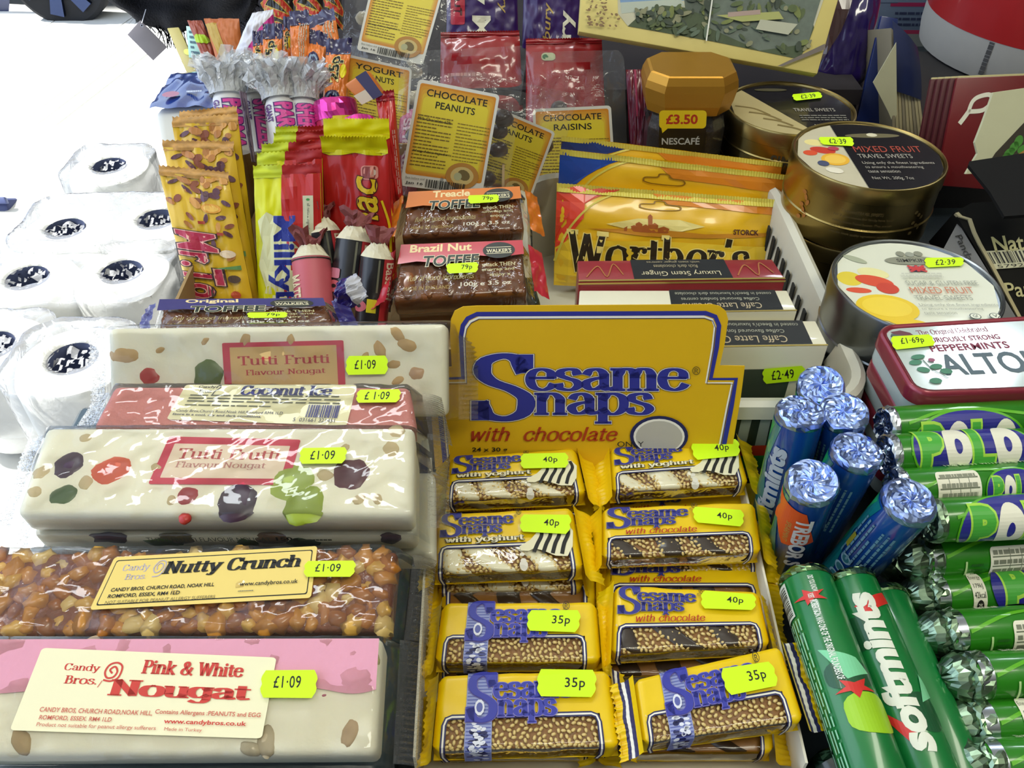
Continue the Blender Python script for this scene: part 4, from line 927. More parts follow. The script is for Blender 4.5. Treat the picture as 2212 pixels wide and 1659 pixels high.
polos = [((1912, 922), (2340, 899), .096, 'big', .22, False, 'green ring-mint roll furthest back, name half turned away'),
 ((1916, 983), (2340, 964), .0975, 'big2', 0, False, 'green ring-mint roll second from the back with its large name showing'),
 ((1935, 1059), (2360, 1034), .092, 'table', 0, False, 'green ring-mint roll third from the back with a small oval name and a table'),
 ((2010, 1124), (2430, 1102), .089, 'big', .12, False, 'green ring-mint roll fourth from the back, behind the silver-ended one'),
 ((1990, 1207), (2420, 1178), .058, 'nut1', 0, True, 'green ring-mint roll with a broad silver end, fifth from the back'),
 ((2002, 1288), (2440, 1262), .048, 'energy', 0, True, 'green ring-mint roll with an energy panel printed near its end'),
 ((2038, 1368), (2470, 1340), .055, 'nut2', 0, True, 'green ring-mint roll just below the one with the energy panel'),
 ((2090, 1462), (2520, 1440), .058, 'nut1', 0, True, 'green ring-mint roll whose crumpled end sits furthest right, silver ring'),
 ((2098, 1565), (2530, 1545), .048, 'energy', 0, True, 'green ring-mint roll second from the bottom edge'),
 ((2118, 1652), (2550, 1636), .052, 'nut2', 0, True, 'green ring-mint roll cut by the bottom edge of the picture')]
for i, (a, b, Z, kind, s, band, lb) in enumerate(polos):
    roll('mint_roll', lb, 'mints', at(*a, Z=Z), at(*a, Z=Z) + (at(*b, Z=Z) - at(*a, Z=Z)).normalized() * .112, R_, pg, polo_art(kind, s), PG, SILG if i > 2 else SIL, i > 3, i + 40, band=SIL if band else None)
low = [((1945, 1215), .036, 'behind the leaning blue roll'), ((1948, 1300), .028, 'below the leaning blue roll'), ((1985, 1378), .032, 'left of the energy-panel roll'), ((2022, 1462), .034, 'left of the furthest right end'), ((2060, 1552), .028, 'second lowest in the picture'), ((2075, 1640), .030, 'at the very bottom edge')]
for i, (a, Z, w_) in enumerate(low):
    A_ = at(*a, Z=Z); roll('mint_roll', 'crumpled foil end of a lower green mint roll, ' + w_, 'mints', A_, A_ + V((.108, .004, .0)), R_, pg, None, PG, SILG, True, i + 60)
# dark green roll end under the sesame box corner
A_ = at(1790, 1640, Z=.03); roll('mint_roll', 'dark green roll end in the shadow below the askew sesame packet', 'mints', A_, A_ + V((.03, -.09, 0)), .013, M('0c2418', .3, coat=.5), None, None, M('1a2c20', .3, metal=1), seed=77)
# ================================================================ WHITE BASKET WITH BAGS AND BOXES
bk = M('cfccba', .45, var=.05, vs=30)
T = thing('plastic_basket', 'off-white plastic basket holding toffee bags and flat chocolate boxes', 'basket', (.117, .52, 0))
def rim_pt(a, b, ex, z):
    """rounded rectangle loop; a in 0..1"""
    x0, x1, y0, y1, r = .012 - ex, .214 + ex, .379 - ex, .652 + ex, .03 + ex; z *= 1.1
    segs = []
    for cx, cy, s in ((x1 - r, y1 - r, 0), (x0 + r, y1 - r, 90), (x0 + r, y0 + r, 180), (x1 - r, y0 + r, 270)):
        for k in range(9): t = math.radians(s + k * 11.25); segs.append(V((cx + r * math.cos(t), cy + r * math.sin(t), z)))
    return segs
rings = [rim_pt(0, 0, -.006, .004), rim_pt(0, 0, -.004, .04), rim_pt(0, 0, -.001, .067), rim_pt(0, 0, .000, .0705), rim_pt(0, 0, .005, .0725), rim_pt(0, 0, .0085, .0705), rim_pt(0, 0, .0095, .062), rim_pt(0, 0, .0080, .062), rim_pt(0, 0, .0072, .0685), rim_pt(0, 0, .003, .0685), rim_pt(0, 0, -.002, .04), rim_pt(0, 0, -.004, .0)]
n = len(rings[0]); vs = sum(rings, []); fs = [(k * n + i, k * n + (i + 1) % n, (k + 1) * n + (i + 1) % n, (k + 1) * n + i) for k in range(len(rings) - 1) for i in range(n)]
fs.append(tuple(range(n))); fs.append(tuple((len(rings) - 1) * n + i for i in range(n - 1, -1, -1)))
sharp(mk('basket_body', vs, fs, bk, T, True), 40)
for k in range(14):
    y = .42 + k * .016; mk('slot', *boxv(.2085, y, .03, .2098, y + .006, .062), M('1a1c1c', .8), T); mk('slot', *boxv(.0152, y, .03, .0165, y + .006, .056), M('1a1c1c', .8), T)
# --- bags
GOLD = M('ecba1c', .28, coat=.5, var=.10, vs=14, bump=.15, bs=25)
def bag(name, label, cat, fc, t, m, art, group=None, hole=None, crimp=.012, seed=0, puff=1.0, cm=None):
    """pillow bag with crimped top edge; art drawn in the unit box of the front"""
    T = thing(name, label, cat, (fc.mid.x, fc.mid.y, min(p.z for p in fc.c)), group); W, H = fc.W, fc.H
    def hgt(x, y, s=1):
        u, v = x / W, y / H; a = max(0, 1 - abs(2 * u - 1) ** 3) ** .6; b = max(0, min(1, (1 - v) * 3.2 - .12)) ** .6 * min(1, v * 8 + .2)
        return s * t * .5 * a * b * puff + .0016 * noise.noise(V((u * 5, v * 6, seed))) * (a + .2) + .001 * noise.noise(V((u * 14, v * 9, seed + 4)))
    fc2 = fc; old = fc.m
    class Mp: pass
    mp = Mp(); mp.W, mp.H = W, H; mp.m = lambda x, y, h=0: fc.flat(x, y) + fc.n * (hgt(x, y) + h); mp.hit = fc.hit; mp.n = fc.n; mp.mid = fc.mid; mp.flat = fc.flat
    v, f = grid(36, 30, lambda a, b: mp.m(a * W, b * H)); n0 = len(v)
    v2, f2 = grid(36, 30, lambda a, b: fc.flat(a * W, b * H) + fc.n * (-.0006 - max(0, hgt(a * W, b * H)) )); v += v2; f += [tuple(i + n0 for i in q[::-1]) for q in f2]
    mk('bag', v, f, m, T, True)
    if crimp:
        def g(a, b): return fc.flat(a * W, H - crimp + (crimp + .0008 * abs((a * 120) % 2 - 1)) * b) + fc.n * (.0012 + hgt(a * W, H - crimp + crimp * b) + .0004 * (int(a * 160) % 2))
        v, f = grid(160, 2, g); mk('crimped_edge', v, f, cm or m, T, False)
    A = Art(W / H); art(A); A.build('front_print', T, mp, h0=.0006, cut=(.06, .08))
    return T, mp
skyb = M('1f4aa8', .35, coat=.4); red = M('d23a1c', .35, coat=.4); orng = M('d8821c', .3, coat=.4); yell = M('eec832', .3, coat=.4, var=.08, vs=18)
dkb = M('2a200c', .4); edge = M('d8c850', .4)
def arc(cx, cy, rx, ry, a0, a1, n=16): return [(cx + rx * math.cos(math.radians(a0 + (a1 - a0) * i / n)), cy + ry * math.sin(math.radians(a0 + (a1 - a0) * i / n))) for i in range(n + 1)]
def toffee_art(kind):
    def f(A):
        c = {0: M('1c3478', .35, coat=.4), 1: skyb, 2: red}[kind]
        A.poly([(0, 0), (.40, 0)] + [(.40 - .40 * math.sin(i / 10 * 1.57) , 0 + (.60 if kind else .55) * (1 - math.cos(i / 10 * 1.57))) for i in range(1, 11)] + [(0, .6)], c) if kind else A.poly([(0, 0), (.34, 0), (.20, .09), (.08, .3), (0, .5)], c)
        if kind == 2: A.poly([(0, 0), (.13, 0), (.12, .3), (.02, .62), (0, .7)], M('e8442a', .35, coat=.4))
        # amber sky and pale sweep
        A.poly([(.42, .02), (1, .02), (1, .16), (.72, .13), (.5, .12)], orng)
        A.line([(.40, .0), (.26, .06), (.14, .2), (.05, .45), (.0, .75)], .012, edge, 1.1, True)
        A.poly([(.22, .34), (.36, .27), (.55, .26), (.66, .31), (.56, .37), (.36, .40)], M('ead884', .4)); A.poly([(.14, .40), (.40, .36), (.66, .385), (1, .34), (1, .38), (.66, .43), (.4, .44)], M('cc8a24', .4)); A.poly([(0, .62), (.06, .52), (.5, .48), (1, .50), (1, 1), (0, 1)], yell)
        for i, (x, w_, h_) in enumerate(((.32, .04, .05), (.35, .03, .08), (.38, .03, .06), (.405, .02, .16), (.42, .03, .08), (.45, .05, .05), (.30, .03, .03))): A.poly([(x, .40), (x, .40 - h_), (x + w_ / 2, .38 - h_), (x + w_, .40 - h_), (x + w_, .40)], M('a8581c', .5)); A.lay -= 1
        A.lay += 1
        o = [(.52, .18 if kind < 2 else .15)]; cx, cy = .46, .15
        A.line([(cx - .09, cy + .01), (cx - .085, cy - .02), (cx - .03, cy - .03), (cx - .02, cy - .055), (cx + .02, cy - .055), (cx + .03, cy - .03), (cx + .085, cy - .02), (cx + .09, cy + .01), (cx + .05, cy + .025), (cx - .05, cy + .025), (cx - .09, cy + .01)], .008, M('8a6410', .4), 1.1, True)
        A.T('STORCK', .79, .32, .91, .375, M('4a1c10', .5), bold=.03)
        A.S("Worther's", .05, .42, .88, .84, dkb, a=6.3, b=2.4, out=[(2, M('f0dc80', .4))])
        A.S('Original', .2, .96, .8, 1.12, dkb, a=7, b=3) if 0 else None
    return f
w3 = face([(1213, 294), (1690, 352), (1650, 575), (1200, 555)], Y=(.652, .636))
bag('toffee_bag', 'golden toffee bag furthest back in the basket, dark blue corner', 'sweet bag', w3, .016, GOLD, toffee_art(0), 'golden toffee bags in the basket', seed=1, cm=edge, crimp=.0035)
w2 = face([(1210, 322), (1696, 378), (1655, 605), (1196, 585)], Y=(.636, .618))
bag('toffee_bag', 'golden toffee bag in the middle with a bright blue corner', 'sweet bag', w2, .016, GOLD, toffee_art(1), 'golden toffee bags in the basket', seed=2, cm=edge, crimp=.004)
w1 = face([(1203, 396), (1681, 432), (1664, 628), (1196, 615)], Y=(.618, .588))
bag('toffee_bag', 'golden toffee bag in front with a red corner and black lettering', 'sweet bag', w1, .024, GOLD, toffee_art(2), 'golden toffee bags in the basket', seed=3, cm=edge, crimp=.006)
# yellow sweep of the front bag's lower left side
# --- chocolate boxes standing on edge
def flatbox(name, label, cat, top4, zt, hgt, m, topart=None, frontart=None, group=None, lid=None, st=None, r=.0008):
    """box seen from above: top4 pixels of its upper side at height zt, going down hgt"""
    fc = face(top4, zt, zt); fc.n = V((0, 0, 1)); T = thing(name, label, cat, (fc.mid.x, fc.mid.y, zt - hgt), group)
    slab('box', fc, hgt, r, m, T)
    if topart: A = Art(); topart(A); A.build('top_print', T, fc)
    a, b = fc.c[3], fc.c[2]; ff = Face([a, b, b - V((0, 0, hgt)), a - V((0, 0, hgt))])
    if frontart: A = Art(); frontart(A); A.build('front_print', T, ff)
    return T, fc, ff
crm = M('e4dfc4', .4, coat=.4, var=.03); slate = M('26282a', .35, coat=.5); mar = M('92262c', .4, coat=.5, var=.08); gdl = M('c8b060', .3, metal=.6)
def ta(A):
    A.rect(.27, 0, .75, .97, slate); A.rect(0, .93, 1, 1, gdl)
    for x0 in (.04, .78): A.line([(x0, .8), (x0 + .06, .3), (x0 + .1, .8), (x0 + .14, .2), (x0 + .18, .7)], .05, M('a86a3c', .4), 8, True)
    A.T('Luxury Stem Ginger', .31, .52, .70, .80, M('cfc4a0', .5), rot=180); A.T('Rich dark chocolates', .38, .27, .60, .42, M('a89c7c', .5), rot=180); A.T('with stem ginger centres', .35, .07, .62, .20, M('a89c7c', .5), rot=180)
flatbox('chocolate_box', 'maroon flat chocolate box on edge, behind the two cream ones', 'chocolate box', [(1247, 563), (1668, 560), (1697, 603), (1250, 609)], .112, .068, mar, ta, lambda A: A.line([(0, .02), (1, .02)], .02, gdl, 3), 'boxes of chocolates on edge')
def tb_(x0, x1):
    def f(A):
        A.rect(x0, 0, x1, .93, slate); A.rect(0, .95, 1, 1, gdl); w_ = x1 - x0
        A.T('Caffe Latte Creams', x0 + .1 * w_, .60, x0 + .82 * w_, .86, M('b8a888', .5), rot=180); A.T('Coffee flavoured fondant centres', x0 + .1 * w_, .36, x0 + .82 * w_, .50, M('a8a894', .5), rot=180); A.T("coated in Beech's luxurious dark chocolate", x0 + .05 * w_, .12, x0 + .95 * w_, .26, M('a8a894', .5), rot=180)
    return f
flatbox('chocolate_box', 'cream flat chocolate box on edge, middle one of three', 'chocolate box', [(1252, 627), (1700, 627), (1722, 672), (1248, 680)], .108, .066, crm, tb_(.43, .94), None, 'boxes of chocolates on edge')
def fa(A):
    A.rect(.20, .26, .88, 1, M('3a4438', .35, coat=.5)); A.T("BEECH'S", .38, .74, .72, .92, M('9aa090', .5)); A.ell(.55, .46, .03, .09, M('7c8070', .5), 16); A.rect(.76, .72, .86, 1, M('2a7c8c', .4))
T, fc, ff = flatbox('chocolate_box', 'cream flat chocolate box nearest the front of the basket, priced £2.49', 'chocolate box', [(1268, 692), (1762, 693), (1789, 747), (1262, 755)], .104, .068, crm, tb_(.40, .94), fa, 'boxes of chocolates on edge')
ff.n = V((0, -1, 0)); sticker(T, ff, '£2·49', px=[(1646, 799), (1740, 793), (1743, 824), (1650, 832)], tb=(.24, .2, .70, .76), h0=.0012)
# box of green-and-white striped print under the basket rim
fc = face([(1500, 908), (1690, 896), (1690, 1010), (1500, 1010)], Y=(.372, .368))
T = thing('striped_box', 'green and white striped box glimpsed between basket, header card and blue rolls', 'box', (fc.mid.x, fc.mid.y + .004, .0), None)
slab('box', fc, .008, .001, M('8c9488', .5), T); A = Art()
for i in range(6): A.poly([(.22 + i * .22, 0), (.32 + i * .22, 0), (.22 + i * .22, .75), (.12 + i * .22, .75)], M('1e2a20', .5)); A.lay -= 1
A.lay += 1; A.poly([(0, .45), (1, .62), (1, 1), (0, 1)], M('2a7a30', .4)); A.rect(.5, .55, 1, .75, M('c03418', .5)); A.build('front_print', T, fc)

# ================================================================ ROUND AND OBLONG TINS
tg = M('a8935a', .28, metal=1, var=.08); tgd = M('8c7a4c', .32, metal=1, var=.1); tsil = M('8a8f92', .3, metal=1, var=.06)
def tin(name, label, c, r, h, m, art=None, group=None, n=72, seam=True, tilt=None):
    ax = V(tilt) if tilt else V((0, 0, 1)); ax.normalize()
    T = thing(name, label, 'tin', V(c) - ax * h, group)
    lathe('tin_body', [(0, -h), (r * .97, -h), (r * .985, -h + .001), (r * .985, -.013), (r * .97, -.0125)], c, m, T, n=n, ax=ax)
    lathe('lid', [(r * .99, -.0135), (r * 1.0, -.013), (r * 1.0, -.0015), (r * .99, -.0002), (r * .975, 0), (r * .955, -.0006), (r * .945, -.0022), (0, -.0022)], c, m, T, n=n, ax=ax)
    if seam: lathe('bead', [(r * .985, -h * .62), (r * 1.0, -h * .62 - .001), (r * .985, -h * .62 - .002)], c, m, T, n=n, ax=ax)
    if art:
        class Mp: pass
        X = V((1, 0, 0)); X = (X - ax * X.dot(ax)).normalized(); Y = ax.cross(X); R = r * .945; mp = Mp(); mp.W = mp.H = 2 * R
        mp.m = lambda x, y, h_=0: V(c) + ax * (-.0022 + h_) + X * (x - R) + Y * (y - R); mp.n = ax; mp.mid = V(c)
        mp.flat = lambda x, y: mp.m(x, y); A = Art(); art(A, mp); A.build('lid_label', T, mp, h0=.0002)
        T2 = mp
        return T, mp
    return T, None
def side(T, c, r, h, artf, a0, a1, y0, y1, name='side_print'):
    class Mp: pass
    mp = Mp(); mp.W = r * (a1 - a0); mp.H = y1 - y0
    mp.m = lambda x, y, hh=0: V(c) + V((math.sin(a0 + x / r) * (r * .985 + hh), -math.cos(a0 + x / r) * (r * .985 + hh), y0 + y))
    A = Art(); artf(A); A.build(name, T, mp, h0=.0002, cut=(.05, 0))
chd = lambda x0, x1: [(.5 + .5 * math.cos(t), .5 + .5 * math.sin(t)) for t in [math.radians(a) for a in range(0, 360, 6)] if x0 <= .5 + .5 * math.cos(t) <= x1]
def clip_disc(x0, x1): # vertical slice of a disc
    xs = [x0 + (x1 - x0) * i / 14 for i in range(15)]; hh = lambda x: math.sqrt(max(0, .25 - (x - .5) ** 2))
    return [(x, .5 - hh(x)) for x in xs] + [(x, .5 + hh(x)) for x in xs[::-1]]
blk = M('1b1a1c', .22, coat=.6); ltx = M('a8a294', .5)
def fruit(A, x0=.0, x1=.33):
    for cx, cy, rx, ry, h_, k in ((.17, .30, .07, .05, 'e8d890', .2), (.20, .42, .09, .05, 'c83a28', .3), (.10, .46, .05, .04, 'd8522c', 0), (.25, .56, .10, .09, 'e8b030', -.3), (.25, .56, .075, .065, 'f0c450', -.3), (.20, .72, .06, .04, 'e8e0c8', .4), (.15, .62, .04, .04, '48506c', 0), (.28, .40, .04, .03, 'b83a50', 0)): A.ell(cx, cy, rx, ry, M(h_, .4), 18, k)
def lid_mid(A, mp):
    A.poly(clip_disc(.0, 1.0), M('cfc6a8', .3, coat=.5)); fruit(A); A.poly(clip_disc(.36, 1.0), blk)
    A.ell(.62, .20, .20, .035, M('6c6444', .4), 24); A.ell(.62, .19, .04, .03, M('d8d0b0', .4), 10)
    A.T('MIXED FRUIT', .42, .37, .90, .46, M('a8402c', .5)); A.T('TRAVEL SWEETS', .42, .49, .80, .55, ltx); A.T('Using only the finest ingredients', .42, .60, .92, .65, ltx); A.T('to ensure a mouthwatering', .42, .665, .82, .71, ltx); A.T('taste sensation', .42, .725, .64, .765, ltx); A.T('Net Wt. 200g. 7oz', .42, .82, .70, .87, ltx)
# middle pile of three
cm = at(1877, 331, Z=.1244); R1 = .0575
T, mp = tin('sweet_tin', 'gold round sweet tin on top of the middle pile, fruit on its black lid', cm, R1, .055, tg, lid_mid, 'round sweet tins')
def s1(A):
    for i, t in enumerate(('Traditional TRAVEL SWEETS', 'For 3 generations the family have been', 'making luxury Travel Sweets. They are still', 'made by traditional methods and recipes, incorporating', 'only the finest quality ingredients available')): A.T(t, .12 + .08 * (i == 0), .05 + i * .18, .88 - .15 * (i == 0), .15 + i * .18, M('6c5a34', .5))
side(T, cm, R1, .055, s1, -.75, .25, -.044, -.018); sdk = M('5a4c2a', .5)
side(T, cm, R1, .055, lambda A: [A.ell(.3 + .12 * (i % 3), .2 + .1 * i, .06, .05, sdk, 10, i) for i in range(7)], .30, .85, -.045, -.016, 'side_ornament')
side(T, cm, R1, .055, lambda A: [A.ell(.4 + .1 * (i % 3), .1 + .12 * i, .09, .06, M('a86a2c', .5), 10, i) for i in range(7)], -1.3, -.85, -.045, -.016, 'side_ornament')
class MM: pass
def lidst(T, mp, c, tx, px4, ax=V((0, 0, 1))):
    f = Face([c + V((-mp.W / 2, mp.W / 2, 0)), c + V((mp.W / 2, mp.W / 2, 0)), c + V((mp.W / 2, -mp.W / 2, 0)), c + V((-mp.W / 2, -mp.W / 2, 0))]); f.n = V((0, 0, 1))
    sticker(T, f, tx, px=px4, h0=-.0006)
lidst(T, mp, cm, '£2·39', [(1766, 296), (1842, 296), (1846, 316), (1775, 312)])
for k, lb in ((1, 'gold round sweet tin second down in the middle pile'),):
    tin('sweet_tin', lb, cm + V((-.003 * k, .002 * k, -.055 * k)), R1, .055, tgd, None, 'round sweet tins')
T = thing('tin_stand', 'low black stand hidden beneath the middle pile of gold tins', 'stand', (cm.x, cm.y, 0)); mk('stand_block', *boxv(cm.x - .03, cm.y - .03, 0, cm.x + .03, cm.y + .03, .0142), M('141414', .6), T)
# back pile
def lid_back(A, mp):
    A.poly(clip_disc(0, 1), blk); A.poly([(.03, .32), (.10, .2), (.17, .13)] + [(.62, .985), (.45, .995), (.30, .95), (.16, .86), (.07, .74), (.02, .6)], M('b8a878', .35, coat=.4))
    for i in range(4): A.line([(.06 + i * .09, .45 + i * .12), (.2 + i * .08, .5 + i * .12), (.3 + i * .07, .62 + i * .1)], .025, M('7c6a3c', .4), 1, True)
    A.ell(.42, .13, .14, .03, M('5c563c', .4), 18); A.T('HAZELNUT TOFFEE' if 0 else 'TRAVEL SWEETS', .52, .50, .86, .56, ltx); A.rows(.54, .62, .92, .74, 3, M('77746a', .5)); A.T('Net Wt. 200g', .62, .80, .86, .85, ltx)
cb2 = at(1708, 230, Z=.117)
T, mp = tin('sweet_tin', 'gold round tin furthest back, lid half beige and half black, beside the coffee jar', cb2, .055, .039, tg, lid_back, 'round sweet tins')
lidst(T, mp, cb2, '£2·39', [(1709, 204), (1772, 198), (1778, 211), (1716, 218)])
side(T, cb2, .055, .039, lambda A: A.T('SIMPKINS', 0, 0, 1, 1, M('3c3420', .5), bold=.03), -.45, .45, -.031, -.020)
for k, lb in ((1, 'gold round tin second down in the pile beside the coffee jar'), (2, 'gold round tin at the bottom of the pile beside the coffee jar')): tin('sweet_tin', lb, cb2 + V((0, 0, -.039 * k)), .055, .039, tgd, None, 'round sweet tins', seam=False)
# pale tin
def lid_pale(A, mp):
    pale = M('dfdfc8', .35, coat=.4, var=.02); A.poly(clip_disc(0, 1), pale)
    for cx, cy, rx, ry, h_, k in ((.10, .42, .08, .08, 'e0c838', 0), (.12, .55, .08, .03, 'd8502c', .1), (.27, .36, .10, .06, 'e4dc9c', .3), (.25, .45, .12, .06, 'd84c28', .35), (.31, .53, .07, .06, 'c83c20', .2), (.20, .20, .08, .03, 'a8ac90', .6), (.24, .74, .19, .14, 'e8c41c', .15), (.24, .73, .15, .10, 'f0d038', .15), (.32, .89, .12, .04, 'e8c41c', .2)): A.ell(cx, cy, rx, ry, M(h_, .4), 24, k)
    A.poly([(.36, .02), (.52, 0), (.7, .04), (.7, .3), (.5, .99), (.42, .985), (.40, .6)], pale) if 0 else None
    gr = M('8c8c78', .5); g2 = M('9a9c8c', .5)
    A.ell(.58, .22, .19, .05, gr, 26); A.T('SIMPKINS', .47, .20, .69, .24, M('3c3c34', .5), bold=.02); A.ell(.52, .14, .03, .03, gr, 10); A.ell(.64, .14, .03, .03, gr, 10); A.ell(.58, .15, .03, .03, g2, 10)
    A.rect(.52, .29, .62, .35, M('2a3060', .5)); A.line([(.52, .29), (.62, .35)], .02, M('c83c3c', .5), 1); A.line([(.62, .29), (.52, .35)], .02, M('c83c3c', .5), 1); A.line([(.52, .32), (.62, .32)], .02, M('c83c3c', .5)); A.line([(.57, .29), (.57, .35)], .02, M('c83c3c', .5))
    A.T('SUGAR & GLUTEN FREE', .44, .46, .90, .51, g2); A.T('MIXED FRUIT', .44, .53, .84, .60, M('c87858', .5)); A.T('TRAVEL SWEETS', .44, .62, .80, .67, g2)
    A.T('Using only the finest ingredients', .44, .705, .93, .74, g2); A.T('to ensure a mouthwatering', .44, .75, .82, .78, g2); A.T('taste sensation', .44, .79, .64, .82, g2); A.T('Net Wt. 175g 6.2oz', .46, .90, .76, .93, g2)
    for x, t in ((.74, 'Gf'), (.86, 'V')): A.ell(x, .84, .035, .03, M('3c4c44', .5), 18); A.ell(x, .84, .030, .025, pale, 18); A.T(t, x - .015, .825, x + .015, .855, M('3c4c44', .5))
    A.T('GLUTEN FREE', .68, .88, .80, .895, M('3c4c44', .5)); A.rows(.44, .38, .7, .44, 3, M('b8b8a8', .5))
cp2 = at(1960, 612, Z=.1096) + V((.006, 0, 0))
T, mp = tin('sweet_tin', 'silver round tin with a pale lemon-and-strawberry lid, in front of the gold pile', cp2, .0535, .0548, tsil, lid_pale, 'round sweet tins')
lidst(T, mp, cp2, '£2·39', [(1995, 557), (2082, 556), (2082, 574), (2000, 578)])
tin('sweet_tin', 'silver round tin underneath the pale-lidded one', cp2 + V((0, 0, -.0548)), .0535, .0548, tsil, None, 'round sweet tins')
# oblong mint tins
def oblong(label, fc, h, art=None, st=None, group='oblong mint tins'):
    T = thing('mint_tin', label, 'tin', (fc.mid.x, fc.mid.y, fc.mid.z - h), group)
    bmW, bmH = fc.W, fc.H; Z = V((0, 0, 1)); fc.n = Z
    def ring(ins, z, r=.012):
        o = []; r = max(.002, r - ins)
        for cx, cy, s in ((bmW - ins - r, bmH - ins - r, 0), (ins + r, bmH - ins - r, 90), (ins + r, ins + r, 180), (bmW - ins - r, ins + r, 270)):
            for k in range(9): t = math.radians(s + k * 11.25); o.append(fc.flat(cx + r * math.cos(t), cy + r * math.sin(t)) + Z * z)
        return o
    def loft(nm, rs, m):
        n = 36; vs = sum(rs, []); fs = [(k * n + i, k * n + (i + 1) % n, (k + 1) * n + (i + 1) % n, (k + 1) * n + i) for k in range(len(rs) - 1) for i in range(n)]; fs.append(tuple(range(n))[::-1]); fs.append(tuple((len(rs) - 1) * n + i for i in range(n)))
        sharp(mk(nm, vs, fs, m, T, True), 40)
    loft('tin_body', [ring(.0015, -h), ring(.001, -h + .002), ring(.001, -.009), ring(.0015, -.009)], M('b8c4c0', .35, coat=.3))
    loft('lid', [ring(.0006, -.0105), ring(0, -.010), ring(0, -.0025), ring(.0006, -.0008), ring(.0018, 0), ring(.0032, -.0004), ring(.0040, -.0014)], M('8e2c3c', .3, metal=.3, coat=.5))
    if art:
        A = Art(); art(A); A.build('lid_label', T, fc, [(.0045, bmH - .0045), (bmW - .0045, bmH - .0045), (bmW - .0045, .0045), (.0045, .0045)], h0=-.0011)
    if st: sticker(T, fc, st[0], px=st[1], h0=.0003, tb=(.25, .2, .74, .74))
    return T
alt = face([(1888, 700), (2275, 676), (2400, 838), (1975, 852)], .112, .112)
def mint_art(A):
    A.rr(0, 0, 1, 1, .09, .12, M('b8c4bc', .12, coat=1)); t1 = M('8a3c50', .45); t2 = M('5c6c74', .45)
    A.S('The Original Celebrated', .18, .05, .60, .16, t1, a=5, b=2.5); A.T('CURIOUSLY STRONG', .20, .19, .64, .27, t1, bold=.02); A.T('PEPPERMINTS', .20, .31, .66, .42, t1, bold=.02)
    A.T('ALTOIDS', .20, .47, .95, .80, t2, bold=.02); A.poly([(.03, .06), (.09, .04), (.14, .09), (.16, .17), (.11, .24), (.07, .20), (.05, .12)], M('6c3c44', .45)); A.line([(.03, .12), (.15, .2)], .05, M('4c5c5c', .45), 1.5)
    lf = M('4c8468', .45)
    A.line([(.12, .55), (.14, .70), (.20, .84)], .01, M('5c7464', .45), 1.5)
    for cx, cy, k in ((.07, .58, .6), (.09, .70, -.3), (.17, .66, .5), (.21, .74, -.1), (.12, .88, .2), (.10, .50, .9)): A.ell(cx, cy, .035, .045, lf, 12, k)
    A.ell(.165, .56, .02, .03, M('9c5c74', .45), 12)
oblong('oblong mint tin with a dark red rim and printed lid, uppermost, glare on it', alt, .0215, mint_art, ('£1·69p', [(1922, 727), (2012, 722), (2022, 746), (1930, 756)]))
T = thing('tin_stand', 'small black stand hidden beneath the oblong mint tins', 'stand', (.30, .384, 0)); mk('stand_block', *boxv(.235, .350, 0, .40, .40, .0232), M('141414', .6), T)
for k, lb in ((1, 'oblong mint tin directly below the top one, its red rim just showing'), (2, 'oblong mint tin third down in the pile'), (3, 'oblong mint tin at the bottom of the pile')):
    oblong(lb, Face([p + V((.001 * k, .000 * k, -.0222 * k)) for p in alt.c]), .0215)
# ================================================================ COFFEE JAR
def octp(cx, cy, rx, ry, ch, z): return [V((cx + sx * x, cy + sy * y, z)) for sx, sy, x, y in ((1, -1, rx, ry - ch), (1, 1, rx, ry - ch), (1, 1, rx - ch, ry), (-1, 1, rx - ch, ry), (-1, 1, rx, ry - ch), (-1, -1, rx, ry - ch), (-1, -1, rx - ch, ry), (1, -1, rx - ch, ry))]
jc = at(1493, 138, Z=.155)
T = thing('coffee_jar', 'glass jar of instant coffee with a gold faceted lid', 'jar', (jc.x, jc.y, 0))
def oct_loft(nm, rows, m, top=True):
    vs = []; 
    for rx, ry, ch, z in rows: vs += octp(jc.x, jc.y, rx, ry, ch, z)
    n = 8; fs = [(k * n + i, k * n + (i + 1) % n, (k + 1) * n + (i + 1) % n, (k + 1) * n + i) for k in range(len(rows) - 1) for i in range(n)]; fs.append(tuple(range(n))[::-1])
    fs.append(tuple((len(rows) - 1) * n + i for i in range(n))); mk(nm, vs, fs, m, T, False)
oct_loft('gold_lid', [(.031, .024, .012, .120), (.0345, .027, .013, .122), (.0365, .029, .014, .130), (.0385, .030, .014, .142), (.0375, .0295, .014, .148), (.035, .027, .013, .154), (.033, .026, .012, .155)], M('b8862c', .38, metal=.6, var=.05))
oct_loft('coffee', [(.0305, .025, .010, .004), (.0305, .025, .010, .112)], M('3a2412', .8, var=.4, bump=1, bs=600, vs=500))
oct_loft('glass', [(.031, .0265, .011, .0), (.0325, .0275, .011, .01), (.0325, .0275, .011, .108), (.030, .0245, .011, .118), (.030, .0245, .011, .122)], film('jar_glass', haze=.02, bump=.05, bs=40, gloss=1.4, rough=.04))
jy = jc.y - .0283; jf = face([(1424, 238), (1529, 238), (1520, 400), (1422, 400)], Y=(jy, jy))
A = Art(); A.rect(.0, .05, .98, 1, M('1a1512', .3, coat=.3)); A.rr(.0, .0, .98, .23, .08, .05, M('e8c81c', .4)); A.poly([(.04, .20), (.2, .22), (.07, .29)], M('e8c81c', .4)); A.T('£3.50', .14, .05, .80, .175, M('b8341c', .5), bold=.03)
A.T('NESCAFÉ', .06, .33, .86, .44, M('b8b8b0', .5), bold=.02); A.build('label', T, jf)
